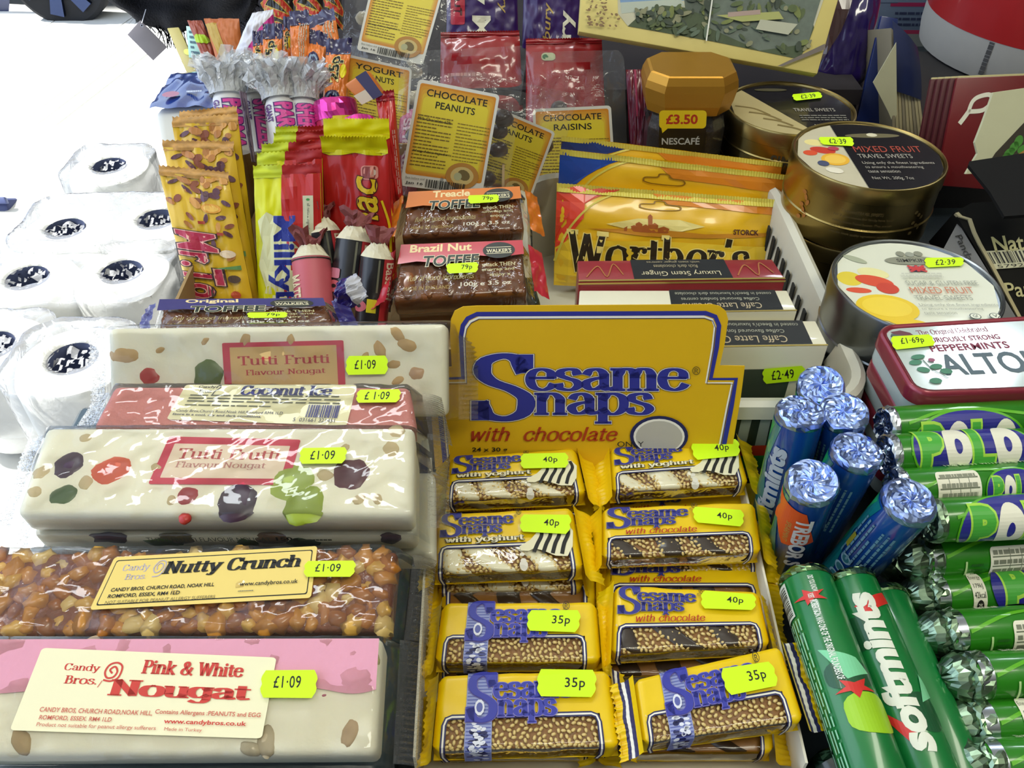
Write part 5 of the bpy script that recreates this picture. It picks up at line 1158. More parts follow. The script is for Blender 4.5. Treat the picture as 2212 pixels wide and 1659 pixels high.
# ================================================================ helpers for the rear groups
def U(fc, *pts): 
    o = []
    for px, py in pts: x, y = fc.hit(px, py); o.append((x / fc.W, 1 - y / fc.H))
    return o
def prism(name, fc, px, t, m, par, lift=0):
    P = [fc.flat(*fc.hit(x, y)) + fc.n * lift for x, y in px]; n = len(P)
    return mk(name, P + [p - fc.n * t for p in P], [tuple(range(n)), tuple(range(2 * n - 1, n - 1, -1))] + [(i, i + n, (i + 1) % n + n, (i + 1) % n) for i in range(n)], m, par)
def pack(name, label, cat, px4, Y, t, m, art, top=None, teeth=16, group=None, seed=0, puff=1, th=.009, bend=0):
    """upright flow-wrapped bar with a zigzag top seal"""
    fc = face(px4, Y=Y); T, mp = bag(name, label, cat, fc, t, m, art, group, crimp=0, seed=seed, puff=puff); W, H = fc.W, fc.H
    if top:
        def g(a, b):
            z = .0010 * abs((a * teeth * 2) % 2 - 1) if b > .99 else 0
            return fc.flat(a * W, H + th * b - .002 + z) + fc.n * (.0008 + .0012 * noise.noise(V((a * 4, b * 2, seed))) * (1 + b) - bend * b * b + .0003 * math.sin(b * 40))
        ms = top if isinstance(top, (list, tuple)) else [top]; v, f = grid(teeth * 4, 8, g); mi = None
        if len(ms) > 1: mi = [0 if (i % (teeth * 4)) / (teeth * 4) < .42 else 1 for i in range(len(f))]
        mk('top_seal', v, f, list(ms), T, True, mi)
    return T, fc
# ================================================================ CARTON AT THE BACK LEFT
T = thing('cardboard_carton', 'open brown cardboard carton holding the upright bars and the toffees', 'carton', (-.107, .51, 0))
cb_ = M('a08458', .8, var=.06, vs=30)
wall('carton_side', (-.213, .398), (-.219, .64), .0, .108, .002, cb_, T); wall('carton_side', (-.006, .64), (-.006, .398), .0, .10, .002, cb_, T)
wall('carton_front', (-.006, .398), (-.213, .398), .0, .100, .002, cb_, T); wall('carton_back', (-.219, .64), (-.006, .64), .0, .115, .002, cb_, T)
mk('carton_floor', *boxv(-.212, .40, .062, -.008, .638, .066), cb_, T)
# --- toffee bars
tf = M('844816', .25, coat=.7, var=.25, vs=60); tcr = M('e4dcb8', .4)
TF = film('toffee_wrap', haze=.012, bump=.7, bs=60, gloss=1.5, rough=.04)
def toffee(label, px4, z, t, hue, word, extra, wx=(.20, .62), st=None, seed=0):
    fc = face(px4, z[0], z[1]); T = thing('toffee_bar', label, 'toffee bar', fc.mid - fc.n * t, 'wrapped toffee bars')
    TS = slab('toffee_slab', fc, t, .004, tf, T, seg=3)
    X, Y, Z = frame_of(fc)
    for i in range(6): # squares of toffee bulging
        c = fc.flat(fc.W * (i + .5) / 6, fc.H * .42); v, f = blob(c - Z * .001, fc.W / 13, fc.H * .42, .0026, X, Y, Z, i, 12, 6, .05); mk('toffee_piece', v, f, tf, TS, True)
    wrapfilm(fc, t, T, e=.005, seals=(0, 0), top=.0024, amp=.0024, mat=TF)
    fm = M(hue, .35, coat=.5); 
    for s in (-1, 1):
        x0 = -.004 if s < 0 else fc.W + .004
        def g(a, b): 
            P = fc.flat(x0 + s * .010 * a, fc.H * (.0 + 1.0 * b)); return P + Z * (.001 - t * .5 * a + .004 * noise.noise(V((a * 3, b * 5, seed + s))))
        v, f = grid(6, 16, g); mk('twisted_end', v, f, fm, T, True)
    A = Art(); A.poly([(0, 0), (1, 0), (1, .30), (.80, .34), (.60, .28), (.35, .42), (.15, .36), (0, .40)], fm)
    A.T(word, wx[0], .02, wx[1], .18, M('f0d8a0', .4), bold=.03)
    A.T('TOFFEE', .20, .26, .64, .48, M('1e2a22', .4), bold=.025, shear=.1, out=[(.035, tcr)])
    A.ell(.80, .20, .13, .17, M('2a2c28', .4), 26); A.T("WALKER'S", .70, .17, .90, .25, tcr, bold=.02); A.T('NONSUCH', .74, .29, .86, .33, tcr) if 0 else None
    A.line([(.70, .14), (.90, .14)], .012, tcr, 2.4); A.line([(.70, .27), (.90, .27)], .012, tcr, 2.4)
    A.T('whack THEN', .66, .46, .92, .54, M('c8bc88', .45), bold=.01); A.T('unwrap and', .66, .57, .91, .65, M('c8bc88', .45), bold=.01); A.T('enjoy x', .72, .68, .88, .76, M('c8bc88', .45), bold=.01)
    A.S('full of good ingredients', .10, .66, .60, .80, M('b8a868', .45), a=4, b=2.5, shear=.2, seri=False)
    A.T('MADE IN ENGLAND', .08, .88, .42, .95, M('a88c3c', .45)); A.T('100g e 3.5 oz', .50, .84, .88, .95, M('d8d0b8', .45), bold=.015)
    A.build('wrapper_print', T, fc, h0=.0052)
    if st: sticker(T, fc, st[0], px=st[1], h0=.0072, tb=(.5, .22, .78, .74))
    return T
toffee('brown toffee bar in the carton, partly under the red-ended one', [(872, 600), (1110, 592), (1128, 668), (858, 676)], (.098, .090), .016, '2c3a20', 'Toffee', '', seed=4)
toffee('orange-topped treacle toffee bar, above the red one', [(884, 424), (1122, 412), (1134, 498), (866, 512)], (.126, .112), .019, 'd8761c', 'Treacle', '', (.22, .55), ('79p', [(1010, 422), (1078, 420), (1078, 436), (1012, 440)]), 1)
toffee('red-ended nut toffee bar, just behind the yellow header card', [(868, 540), (1128, 530), (1140, 632), (848, 648)], (.121, .110), .019, 'c02838', 'Brazil Nut', '', (.08, .58), ('79p', [(963, 570), (1034, 566), (1032, 588), (966, 591)]), 2)
toffee('purple-wrapped original toffee bar lying behind the rear nougat', [(352, 655), (702, 652), (722, 708), (338, 716)], (.132, .124), .017, '2c2472', 'Original', '', (.16, .48), ('79p', [(532, 675), (622, 674), (620, 686), (536, 687)]), 3)
# --- yellow nut bars, fanned
mty = M('e2b824', .38, coat=.4, var=.08, vs=30); brn = [M(h_, .45) for h_ in ('8a4a30', 'b87a3c', '5c3440', 'd89c50', '6c4a5c')]
def mt_art(A):
    r3 = random.Random(5)
    for i in range(26): A.ell(r3.uniform(.04, .96), r3.uniform(.0, .20), r3.uniform(.05, .11), r3.uniform(.012, .028), brn[r3.randrange(5)], 10, r3.uniform(-1, 1)); A.lay -= (i % 3 > 0)
    A.ell(.68, .235, .15, .035, M('d8962c', .45), 20); A.ell(.68, .235, .11, .025, M('e8b850', .45), 16)
    for i, (x, y) in enumerate(((.35, .30), (.58, .31), (.80, .30), (.30, .36), (.74, .37), (.90, .36), (.86, .42), (.62, .50), (.84, .60))): A.ell(x, y, .075, .017, brn[(i * 2) % 5], 12, .9 + i)
    for x, y in ((.46, .33), (.70, .41), (.66, .55)): A.rect(x, y, x + .1, y + .022, M('a83a24', .45))
    A.T('Mr.Tom', .06, .40, .66, 1.04, M('b02444', .4), rot=-90, bold=.02, shear=.2, out=[(.055, M('3a2420', .45)), (.025, M('e8b0a0', .45))])
    A.ell(.80, .57, .12, .03, M('e0c8a8', .45), 14); A.poly([(.55, .68), (.95, .655), (.95, .69)], M('6a9c5c', .45)); A.ell(.82, .76, .10, .03, M('4c3420', .45), 14); A.ell(.80, .88, .08, .03, M('b8481c', .45), 12)
ys = [((388, 256), (512, 244), (560, 610), (440, 620), .556), ((372, 268), (514, 262), (562, 630), (430, 640), .544), ((352, 318), (505, 320), (560, 650), (428, 655), .530), ((344, 372), (494, 386), (550, 668), (414, 672), .510)]
for i, (a, b, c, d_, Y) in enumerate(ys):
    pack('nut_bar', ('yellow nut bar at the back of the fan', 'yellow nut bar third from the front of the fan', 'yellow nut bar second from the front, its top bent left', 'yellow nut bar at the front of the fan, red script running down it')[i], 'nut bar', [a, b, c, d_], (Y, Y - .045), .010, mty, mt_art, M('b88840', .45, var=.55, vs=260), 14, 'yellow nut bars fanned in the carton', i, th=.006, bend=.003)
# --- milk bars, yellow and red
mky = M('e0e000', .38, coat=.3, var=.04); mkr = M('c02420', .38, coat=.3); mkw = M('e4e4b0', .4); mkb = M('1c2c8c', .4); sealy = M('c8d428', .4); sealr = M('a82020', .4)
def mk_art(A):
    A.rect(.42, 0, 1, 1, mkr); A.poly([(.05, .30), (.2, .24), (.34, .28), (.48, .27), (.58, .34), (.66, .36), (.58, .44), (.70, .50), (.72, .62), (.60, .70), (.72, .8), (.70, 1), (.2, 1), (.05, .95), (.14, .75), (.04, .6), (.12, .45)], mkw)
    A.ell(.2, .8, .10, .06, mky, 16)
    A.T('Milkybar', .20, .27, .62, 1.10, mkb, rot=-90, bold=.022, out=[(.012, M('4858b8', .4))])
    A.rr(.62, .64, .82, .80, .05, .02, M('5c2c20', .4)); A.T('Nestlé', .66, .655, .78, .785, M('d8c8b0', .4), rot=-90, bold=.02)
    A.rect(.74, .14, .90, .42, M('c8c4a0', .5)); A.T('all natural ingredients', .79, .19, .85, .40, M('5c5c50', .5), rot=-90); A.ell(.82, .165, .03, .008, M('3a8a3c', .5), 8)
ms_ = [((596, 292), (706, 290), .560), ((592, 306), (704, 300), .550), ((566, 330), (700, 322), .538), ((556, 350), (696, 342), .526), ((548, 378), (692, 374), .512)]
for i, (a, b, Y) in enumerate(ms_):
    pack('milk_bar', ('yellow and red milk bar at the back of its row', 'yellow and red milk bar fourth from the front of its row', 'yellow and red milk bar third from the front of its row', 'yellow and red milk bar second from the front of its row', 'yellow and red milk bar in front with blue letters running down')[i], 'milk bar', [a, b, (b[0] + 8, 695), (a[0] + 12, 695)], (Y, Y - .042), .008, mky, mk_art, (sealy, sealr), 15, 'yellow and red milk bars', i + 10, th=.0075)
# --- caramel bars, red with yellow tops
cr = M('b81c1a', .38, coat=.4); cy_ = M('dcd400', .4)
def cm_art(A):
    A.poly([(0, 0), (1, 0), (1, .02), (.9, .035), (.7, .03), (.5, .02), (.3, .03), (.1, .035), (0, .02)], cy_)
    A.rr(.58, .09, .84, .17, .06, .02, M('d88c7c', .45)); A.rr(.60, .095, .82, .165, .05, .016, M('8a3a34', .45)); A.ell(.77, .13, .05, .018, M('d0b8a8', .45), 14)
    A.T('Caramac', .36, .15, .82, 1.0, M('dcb81c', .4), rot=90, bold=.015, shear=.25, out=[(.022, M('4a1010', .4))])
    A.line([(.88, .30), (.97, .45), (.97, .62)], .012, M('e8c81c', .4), .35, True)
pack('caramel_bar', 'red bar with a folded yellow top, rear one of the pair', 'caramel bar', [(700, 290), (842, 290), (860, 650), (718, 650)], (.545, .51), .010, cr, cm_art, cy_, 22, 'red caramel bars with yellow tops', 31, th=.012)
pack('caramel_bar', 'red bar with a folded yellow top and yellow script, front one of the pair', 'caramel bar', [(696, 322), (838, 324), (856, 665), (714, 665)], (.532, .498), .010, cr, cm_art, cy_, 22, 'red caramel bars with yellow tops', 32, th=.011, bend=-.006)
pack('wafer_bar', 'narrow red bar standing right of the caramel pair', 'chocolate bar', [(812, 214), (852, 208), (872, 440), (846, 440)], (.585, .555), .014, M('c42420', .35, coat=.5), lambda A: A.rows(.75, .3, .95, .9, 2, M('d8a8a0', .5), vert=True), M('a82030', .3, coat=.5), 6, None, 33, th=.006)
# --- liquorice rolls with twisted paper tops
pap = M('d8d0b4', .7, var=.08, bump=.3, bs=200); pnk = M('c8606a', .5); tor = M('7c3a38', .6)
def licq(label, a, b, Ya, Yb, r, kind, seed):
    A_, B_ = at(*a, Y=Ya), at(*b, Y=Yb); cy = Cyl(A_, B_, r); T = thing('liquorice_roll', label, 'liquorice roll', B_, 'liquorice rolls with torn paper tops')
    v, f = grid(28, 12, lambda u, w_: cy.m(w_ * cy.L, (u - .5) * 2 * math.pi * r, 0)); mk('wrapper', v, f, {'pink': pnk, 'black': M('1c1a1c', .35, coat=.3)}[kind], T, True)
    def g(u, w_):
        th = u * 2 * math.pi; q = r * (1.02 - .55 * w_ + .12 * noise.noise(V((math.cos(th) * 2, math.sin(th) * 2, w_ * 3 + seed))) * (w_ > .1)); 
        return cy.A - cy.ax * (.009 * w_ + .003 * noise.noise(V((math.cos(th) * 3, math.sin(th) * 3, seed))) * w_) + (cy.e1 * math.cos(th) + cy.e2 * math.sin(th)) * q
    v, f = grid(26, 5, g); mk('paper_top', v, f, pap, T, False)
    def g2(u, w_):
        th = u * 2 * math.pi * .8; q = r * (.45 + .55 * w_ + .3 * noise.noise(V((u * 7, w_ * 3, seed + 9))))
        return cy.A - cy.ax * (.009 + .011 * w_ + .004 * noise.noise(V((u * 9, w_, seed + 5)))) + (cy.e1 * math.cos(th) + cy.e2 * math.sin(th)) * q
    v, f = grid(18, 4, g2); mk('torn_wrapper', v, f, tor, T, False)
    A = Art(); C = math.pi * r
    if kind == 'pink': A.rect(0, 0, .02, 1, INK); A.S('RIALS', .30, .64, .80, .80, M('e4d0a8', .5), a=6, b=6, seri=False) if 0 else A.T('MATERIALS', .25, .62, .95, .78, M('e4d0a8', .5), bold=.02); A.rect(.45, .12, .95, .26, M('c8b0a0', .5))
    else: A.rect(0, .22, 1, .42, M('b02830', .45)); A.T('Bassett', .05, .255, .62, .39, M('dccab0', .5), bold=.01); A.rect(.02, .46, .5, .48, GY); A.ell(.72, .66, .09, .10, pnk, 18); A.ell(.72, .66, .03, .035, INK, 12); A.rect(.6, .46, .8, .56, M('d8c820', .5)); A.rr(.45, .6, .6, .78, .02, .03, M('c87888', .5))
    A.build('printed_side', T, cy, [(0.001, -C * .9), (cy.L, -C * .9), (cy.L, C * .9), (0.001, C * .9)] if kind == 'pink' else [(0, -C * .9), (cy.L, -C * .9), (cy.L, C * .9), (0, C * .9)], h0=.0003, cut=(.2, .05))
licq('liquorice roll at the back with red lettering, between the two front ones', (698, 503), (722, 640), .500, .475, .0115, 'black', 1)
licq('tallest black liquorice roll with a red lettered band, between the pink and the short one', (765, 520), (748, 660), .480, .455, .0118, 'black', 2)
licq('short black liquorice roll on the right, beside the nut toffee', (815, 556), (800, 700), .462, .440, .0105, 'black', 3)
licq('pink liquorice roll on the left beside the milk bar', (672, 560), (684, 700), .470, .440, .0125, 'pink', 4)
fc = face([(726, 612), (770, 588), (796, 640), (720, 700)], Y=(.432, .418)); T = thing('foil_sweet', 'crumpled purple and silver foil packet in front of the liquorice rolls', 'sweet', fc.mid)
v, f = grid(16, 16, lambda a, b: fc.flat(a * fc.W, b * fc.H) + fc.n * (.010 * math.sin(a * 3.14) * math.sin(b * 3.14) + .004 * noise.noise(V((a * 6, b * 6, 2))))); mk('foil_wrapper', v, f, [M('241c6c', .2, coat=.8, var=.3), M('c0c0c8', .3, coat=.3)], T, False, [1 if (i % 16) > 10 else 0 for i in range(256)])
# --- white rolls with cellophane tops
wt = M('dcdcdc', .4, coat=.3, var=.02); prp = M('5a2c78', .45); mgt = M('d8409c', .45)
def crinkle(c, ax, r, h, par, seed, nm='cellophane_twist'):
    e1 = ax.orthogonal().normalized(); e2 = ax.cross(e1); B = Buf()
    for L in range(3):
        def g(u, w_):
            th = u * 2 * math.pi; q = r * (.9 - .35 * math.sin(min(1, w_ * 1.8) * 1.57) + .55 * w_ + L * .1 * w_) * (1 + .35 * w_ * math.sin(th * (7 + L * 2) + seed) ) ; n_ = noise.noise_vector(V((math.cos(th) * 4, math.sin(th) * 4, w_ * 4 + seed * 3 + L * 7)))
            return c + ax * (h * w_ * (1 - .15 * L)) + (e1 * math.cos(th) + e2 * math.sin(th)) * q + n_ * .007 * w_
        v, f = grid(44, 7, g); B.add(v, f)
    return B.mk(nm, CELLO, par, False)
for i, (a, b, Y, r, tx, lb) in enumerate((((556, 206), (572, 330), .640, .0105, 'SWIZZELS', 'second from the left, mostly hidden'), ((600, 212), (612, 335), .628, .0105, 'SWIZZELS', 'in the middle'), ((492, 206), (508, 330), .615, .0112, 'PARMA', 'leftmost of the five'), ((604, 218), (622, 330), .600, .0108, 'PARMA', 'fourth from the left'), ((652, 222), (662, 330), .605, .0112, 'SHERBET', 'rightmost of the five'))):
    A_, B_ = at(*a, Y=Y), at(*b, Y=Y - .025); cy = Cyl(A_, B_, r); T = thing('sweet_roll', 'white sweet roll with a crinkled clear top, ' + lb, 'sweet roll', B_, 'white sweet rolls with cellophane tops')
    lathe('wrapper', [(0, cy.L), (r * .98, cy.L), (r, cy.L - .001), (r, .003), (r * .9, .0), (r * .6, -.003), (0, -.004)], A_, wt, T, ax=cy.ax, n=32)
    A = Art(); C = math.pi * r; A.S(tx, .12, .38, 1, .58, mgt, a=8, b=7, seri=False, out=[(6, prp)]) if 0 else A.T(tx, .12, .36, .98, .56, mgt, bold=.05, out=[(.06, prp)]); A.T('GIANT', .12, .60, .45, .70, prp, bold=.03); A.rect(.1, .57, .98, .575, prp)
    A.build('printed_side', T, cy, [(0, -C * .95), (cy.L, -C * .95), (cy.L, C * .95), (0, C * .95)], h0=.0003, cut=(.2, .05))
    crinkle(A_, -cy.ax, r * 1.3, .028, T, i)
pack('brown_bar', 'thin brown bar edge sticking up between the white rolls and the nut bars', 'chocolate bar', [(516, 196), (532, 200), (552, 350), (544, 350)], (.60, .565), .006, M('6c5c6c', .5), lambda A: A.rows(.2, .1, .8, .9, 2, M('4c3c58', .5), vert=True), None, 4, None, 50)  # strip added for a side shadow; the shade is in its colour
# --- pink foil eggs/rolls, honeycomb bar
pkf = M('d8409a', .2, metal=.7, var=.3, vs=120)
for i, (a, b, Y, r, lb) in enumerate((((724, 222), (738, 330), .60, .0155, 'large pink-foil roll with a red body next to the white rolls'), ((776, 268), (786, 340), .565, .0125, 'small pink-foil roll just above the yellow bar tops'))):
    A_, B_ = at(*a, Y=Y), at(*b, Y=Y - .02); cy = Cyl(A_, B_, r); T = thing('foil_roll', lb, 'sweet roll', B_, None)
    lathe('wrapper', [(0, cy.L), (r * .98, cy.L), (r, .010), (r, .002)], A_, M('b81c48', .35, coat=.5, var=.15), T, ax=cy.ax, n=32); foil_end(cy, T, pkf, seed=90 + i, L=.013)
    if i == 0: A = Art(); A.rect(0, 0, 1, 1, M('d8c81c', .4)); A.build('yellow_panel', T, cy, [(.012, .003), (.026, .003), (.026, -.013), (.012, -.013)][::-1], h0=.0006, cut=(0, .2))
fc = face([(742, 184), (790, 154), (826, 204), (782, 226)], Y=(.585, .58)); T = thing('honeycomb_bar', 'small orange bar with a dark purple end, lying slanted above the caramel bars', 'chocolate bar', fc.mid - fc.n * .008)
slab('bar', fc, .010, .002, M('d87818', .35, coat=.4), T); A = Art(); A.rect(.0, .55, .6, 1, M('d8ccb0', .5)); A.rect(.55, -.02, 1.02, 1.02, M('2a1c4c', .35, coat=.4)); A.build('print', T, fc)
# --- small orange bars marked 25p
og = M('e07a28', .38, coat=.4, var=.08); nv = M('201a4c', .3, coat=.5, var=.2)
def o_art(k):
    def f(A):
        if k == 0: A.T('25p', .22, .10, .80, .62, INK, rot=90, bold=.03, out=[(.035, M('e8dc90', .4))]); A.poly(clip := [(.62, .3), (.95, .35), (.98, .5), (.9, .62), (.66, .66)], M('e8d800', .4)) if 0 else A.ell(.82, .42, .12, .14, M('e8d800', .4), 16); A.ell(.45, .92, .34, .14, nv, 20); A.ell(.45, .92, .26, .10, M('7a98b8', .4), 16); A.ell(.45, .92, .18, .07, nv, 16)
        if k == 1: A.rows(.5, .02, .95, .95, 4, M('b8a890', .5), vert=True)
        if k == 2: A.ell(.4, .62, .34, .30, nv, 20); A.ell(.4, .62, .27, .24, M('90a8c0', .4), 16); A.ell(.4, .62, .2, .18, nv, 16)
    return f
OB = 'small orange bars marked 25p'
for i, (q, Y, k, lb) in enumerate((([(612, 62), (634, 62), (632, 150), (612, 150)], .70, 0, 'orange bar glimpsed between the left one and the tall plain one'), ([(546, 96), (572, 92), (570, 190), (548, 190)], .675, 0, 'orange bar furthest left, its edge by the white bag'), ([(668, 60), (725, 40), (738, 120), (690, 130)], .71, 1, 'orange bar tucked in behind the right one'), ([(568, 80), (610, 80), (606, 190), (568, 190)], .67, 0, 'orange bar on the left with a big black 25p'), ([(626, 52), (668, 50), (668, 150), (630, 150)], .69, 1, 'tall orange bar with a grey text panel in the middle'), ([(662, 88), (706, 98), (700, 180), (660, 180)], .68, 2, 'orange bar with a round blue emblem'), ([(704, 114), (758, 112), (746, 225), (697, 225)], .665, 0, 'orange bar on the right with 25p above a blue ring'))):
    pack('orange_bar', lb, 'chocolate bar', q, (Y, Y - .03), .010, og, o_art(k), nv, 8, OB, 60 + i, th=.012)
# --- black boxes with red script
bkb = M('1c1812', .4, coat=.4); rdz = M('b82c14', .4)
def z_art(A):
    p = [(.05, .50), (.75, .30), (.85, .42), (.15, .62), (.10, .75), (.85, .90), (.80, 1.0)]
    A.line([(.0, .52), (.35, .40), (.9, .62), (.95, .75), (.1, .60)], .13, M('b89c3c', .4), .7, True); A.line([(.0, .52), (.35, .40), (.9, .62), (.95, .75), (.1, .60)], .10, rdz, .7, True); A.line([(.1, .95), (.5, .85), (1, 1.0)], .1, M('b89c3c', .4), .7, True); A.line([(.1, .95), (.5, .85), (1, 1.0)], .07, rdz, .7, True)
for i, q in enumerate(([(566, -60), (632, -60), (634, 78), (572, 78)], [(636, -60), (694, -60), (700, 70), (640, 70)], [(698, -60), (735, -60), (740, 60), (704, 60)])):
    pack('black_bar', ('black chocolate bar with red script, left of three at the top', 'black chocolate bar with red script, middle of three at the top', 'black chocolate bar with red script, right of three at the top')[i], 'chocolate bar', q, (.80 - .01 * i, .77 - .01 * i), .014, bkb, z_art, None, 8, 'black bars with red script', 70 + i)
# --- white and magenta bag, orange packets, teal card, tan strip, blue and white packet
pack('sweet_bag', 'white bag with a magenta panel, left of the black bars', 'sweet bag', [(545, 28), (590, 20), (600, 130), (506, 118)], (.74, .72), .02, M('d8d8e0', .5), lambda A: A.poly([(.35, .9), (.55, .45), (1, .1), (1, 1)], M('c8288c', .4)), None, 6, None, 80)
pack('snack_packet', 'red and brown packet with a green price dot, behind the white rolls', 'packet', [(404, 44), (436, 44), (494, 175), (458, 175)], (.80, .76), .012, M('8c3c28', .45, var=.2), lambda A: A.ell(.5, .35, .5, .08, M('a0c020', .5), 18), None, 6, None, 81)
pack('snack_packet', 'orange and gold packet right of the red-brown one', 'packet', [(440, 40), (516, 40), (530, 160), (480, 170)], (.79, .75), .014, M('b8642c', .45, var=.25, vs=30), lambda A: (A.poly([(.0, .1), (.35, .1), (.6, 1), (.3, 1)], M('b09038', .45)), A.ell(.75, .85, .2, .06, M('d8c820', .5), 12)), None, 6, None, 82)
fc = face([(402, 56), (424, 58), (440, 128), (408, 124)], Y=(.84, .82)); T = thing('price_card', 'pale teal card beside the tan strip at the top left', 'card', fc.mid); slab('card', fc, .001, .0003, M('9cc8c4', .5, var=.1), T); A = Art(); A.rows(.2, .1, .8, .9, 5, M('3c5c70', .5)); A.build('print', T, fc)
fc = face([(360, 60), (386, 58), (436, 168), (410, 172)], Y=(.86, .80)); T = thing('wooden_strip', 'tan wooden strip slanting down beside the bright decking', 'strip', fc.mid); slab('strip', fc, .006, .001, M('8c8448', .6, var=.12), T); A = Art(); A.ell(.8, .5, .3, .06, M('a8c828', .5), 14); A.build('price_dot', T, fc)
fc = face([(434, 116), (450, 110), (478, 190), (446, 190)], Y=(.78, .76)); T = thing('navy_packet', 'narrow navy packet under the teal card', 'packet', fc.mid); slab('packet', fc, .01, .003, M('20244c', .4, coat=.3), T)
bw_ = face([(328, 236), (466, 228), (474, 345), (346, 345)], Y=(.612, .60)); T = thing('tissue_packet', 'white packet with a glossy blue top at the left of the carton', 'packet', bw_.mid - V((0, 0, .03)))
slab('packet_body', bw_, .05, .008, M('dcdcd4', .5), T, seg=3)
bt = Face([at(372, 170, Y=.70), at(468, 164, Y=.70), at(468, 240, Y=.608), at(326, 246, Y=.608)])
v, f = grid(20, 14, lambda a, b: bt.flat(a * bt.W, b * bt.H) + bt.n * (.004 + .005 * math.sin(a * 3) * math.sin(b * 3) + .003 * noise.noise(V((a * 5, b * 5, 3))))); mk('blue_film', v, f, M('1c3c8c', .2, coat=.8, var=.3, vs=25), T, True)
A = Art(); A.ell(.3, .80, .14, .08, M('b87890', .4), 16); A.T('tissues', .55, .70, .8, .8, M('c8d0e0', .4)) if 0 else A.rows(.55, .70, .8, .80, 1, M('c8d0e0', .4)); A.build('print', T, bt, h0=.0085)

# ================================================================ CLEAR BAGS WITH YELLOW LABELS
ly = M('dcc838', .35, coat=.5, var=.05, vs=20); lo = M('cc8424', .35, coat=.5); lw = M('d4d2c8', .4, coat=.4); nutc = M('3a2014', .35, var=.2, coat=.5)
def lab_art(l1, l2, full=True):
    def f(A):
        A.rr(0, 0, 1, 1, .05, .035, lw); A.rr(.035, .03, .965, .88 if full else .97, .03, .02, lo); 
        for i in range(4): A.rr(.05 + .018 * i, .05 + .03 * i, .95 - .018 * i, .86 - .01 * i, .05, .04, M(('d09430', 'd4a032', 'd8b434', 'dcc838')[i], .35, coat=.5))
        A.T(l1, .13, .07, .87, .135, INK, bold=.012); A.T(l2, .26, .17, .74, .235, INK, bold=.012)
        A.rows(.07, .30, .50, .80, 15, M('7a6420', .5), seed=2, th=.35); A.rows(.56, .32, .95, .70, 12, M('8a7424', .5), seed=8, th=.3)
        A.T('Milk Chocolate 62%', .08, .33, .48, .36, INK) if 'CHOC' in l1 else None; A.T('Allergy Advice Ingredients', .08, .635, .55, .665, INK)
        A.ell(.72, .83, .20, .13, M('b07c34', .45), 26); A.ell(.72, .83, .14, .09, M('c8b070', .45), 22); A.ell(.74, .82, .08, .05, M('6c5c34', .45), 12, .5); A.ell(.67, .84, .05, .04, M('a8a880', .45), 10)
        if full: A.T('Best before end', .05, .90, .28, .92, GY); A.T('Jan 16', .06, .945, .27, .975, INK, bold=.02); A.bars(.30, .905, .78, .985, INK, 30)
    return f
def clearbag(label, px4, Y, lab4, l1, l2, seed, hole=None, nuts=14, nutc=nutc):
    fc = face(px4, Y=Y); T = thing('clear_bag', label, 'sweet bag', (fc.mid.x, fc.mid.y, min(p.z for p in fc.c)), 'clear bags with yellow labels'); W, H = fc.W, fc.H
    def hg(x, y): u, v = x / W, y / H; return .012 * max(0, 1 - abs(2 * u - 1) ** 2.5) * max(0, min(1, (.85 - v) * 2.2)) + .0022 * noise.noise(V((u * 4, v * 4, seed))) + .0012 * noise.noise(V((u * 13, v * 9, seed)))
    r0 = .03
    def g(a, b):
        x, y = a * W, b * H
        if b > .9: q = (b - .9) / .1; x = W / 2 + (x - W / 2) * (1 - .12 * q ** 3)
        return fc.flat(x, y) + fc.n * hg(x, y)
    v, f = grid(40, 40, g)
    if hole:
        hx, hy = fc.hit(*hole); f = [q for q in f if not (abs((v[q[0]] - fc.flat(hx, hy)).dot((fc.c[1] - fc.c[0]).normalized())) < .016 and abs((v[q[0]] - fc.flat(hx, hy)).dot((fc.c[0] - fc.c[3]).normalized())) < .0028)]
    mk('clear_film', v, f, FILM2, T, True)
    rr_ = random.Random(seed); X, Y_, Z = frame_of(fc)
    for i in range(nuts):
        x, y = W * rr_.uniform(.15, .9), H * rr_.uniform(.03, .62); v, f = blob(fc.flat(x, y) - Z * rr_.uniform(.002, .012), .0075, .006, .006, X, Y_, Z, i, 12, 8, .08); mk('coated_sweet', v, f, nutc, T, True)
    lf = Face([fc.flat(*fc.hit(x, y)) + fc.n * .0 for x, y in lab4]); lf.n = fc.n
    A = Art(lf.W / lf.H); lab_art(l1, l2)(A)
    class Mp: pass
    mp = Mp(); mp.W, mp.H = lf.W, lf.H; mp.m = lambda x, y, h=0: lf.flat(x, y) + lf.n * (.0135 + .0012 * math.sin(y / lf.H * 4 + seed) + h)
    A.build('label', T, mp, cut=(.25, .06), h0=0)
    return T
wn = M('d8ccb0', .5, coat=.4)
clearbag('clear bag with a yogurt raisins label at the very top, left of the purple bars', [(748, -70), (1000, -50), (952, 165), (738, 140)], (.80, .75), [(812, -50), (962, -22), (915, 150), (775, 118)], 'YOGURT', 'RAISINS', 1, None, 6, wn)
clearbag('clear bag with a yogurt peanuts label behind the orange honeycomb bar', [(740, 112), (925, 130), (915, 330), (740, 330)], (.69, .655), [(757, 122), (893, 152), (880, 330), (742, 300)], 'YOGURT', 'PEANUTS', 2, None, 4, wn)
clearbag('clear bag with a chocolate raisins label, beside the coffee jar', [(1138, 112), (1348, 108), (1358, 420), (1140, 420)], (.745, .70), [(1150, 234), (1316, 226), (1330, 430), (1156, 430)], 'CHOCOLATE', 'RAISINS', 3, (1235, 150), 6)
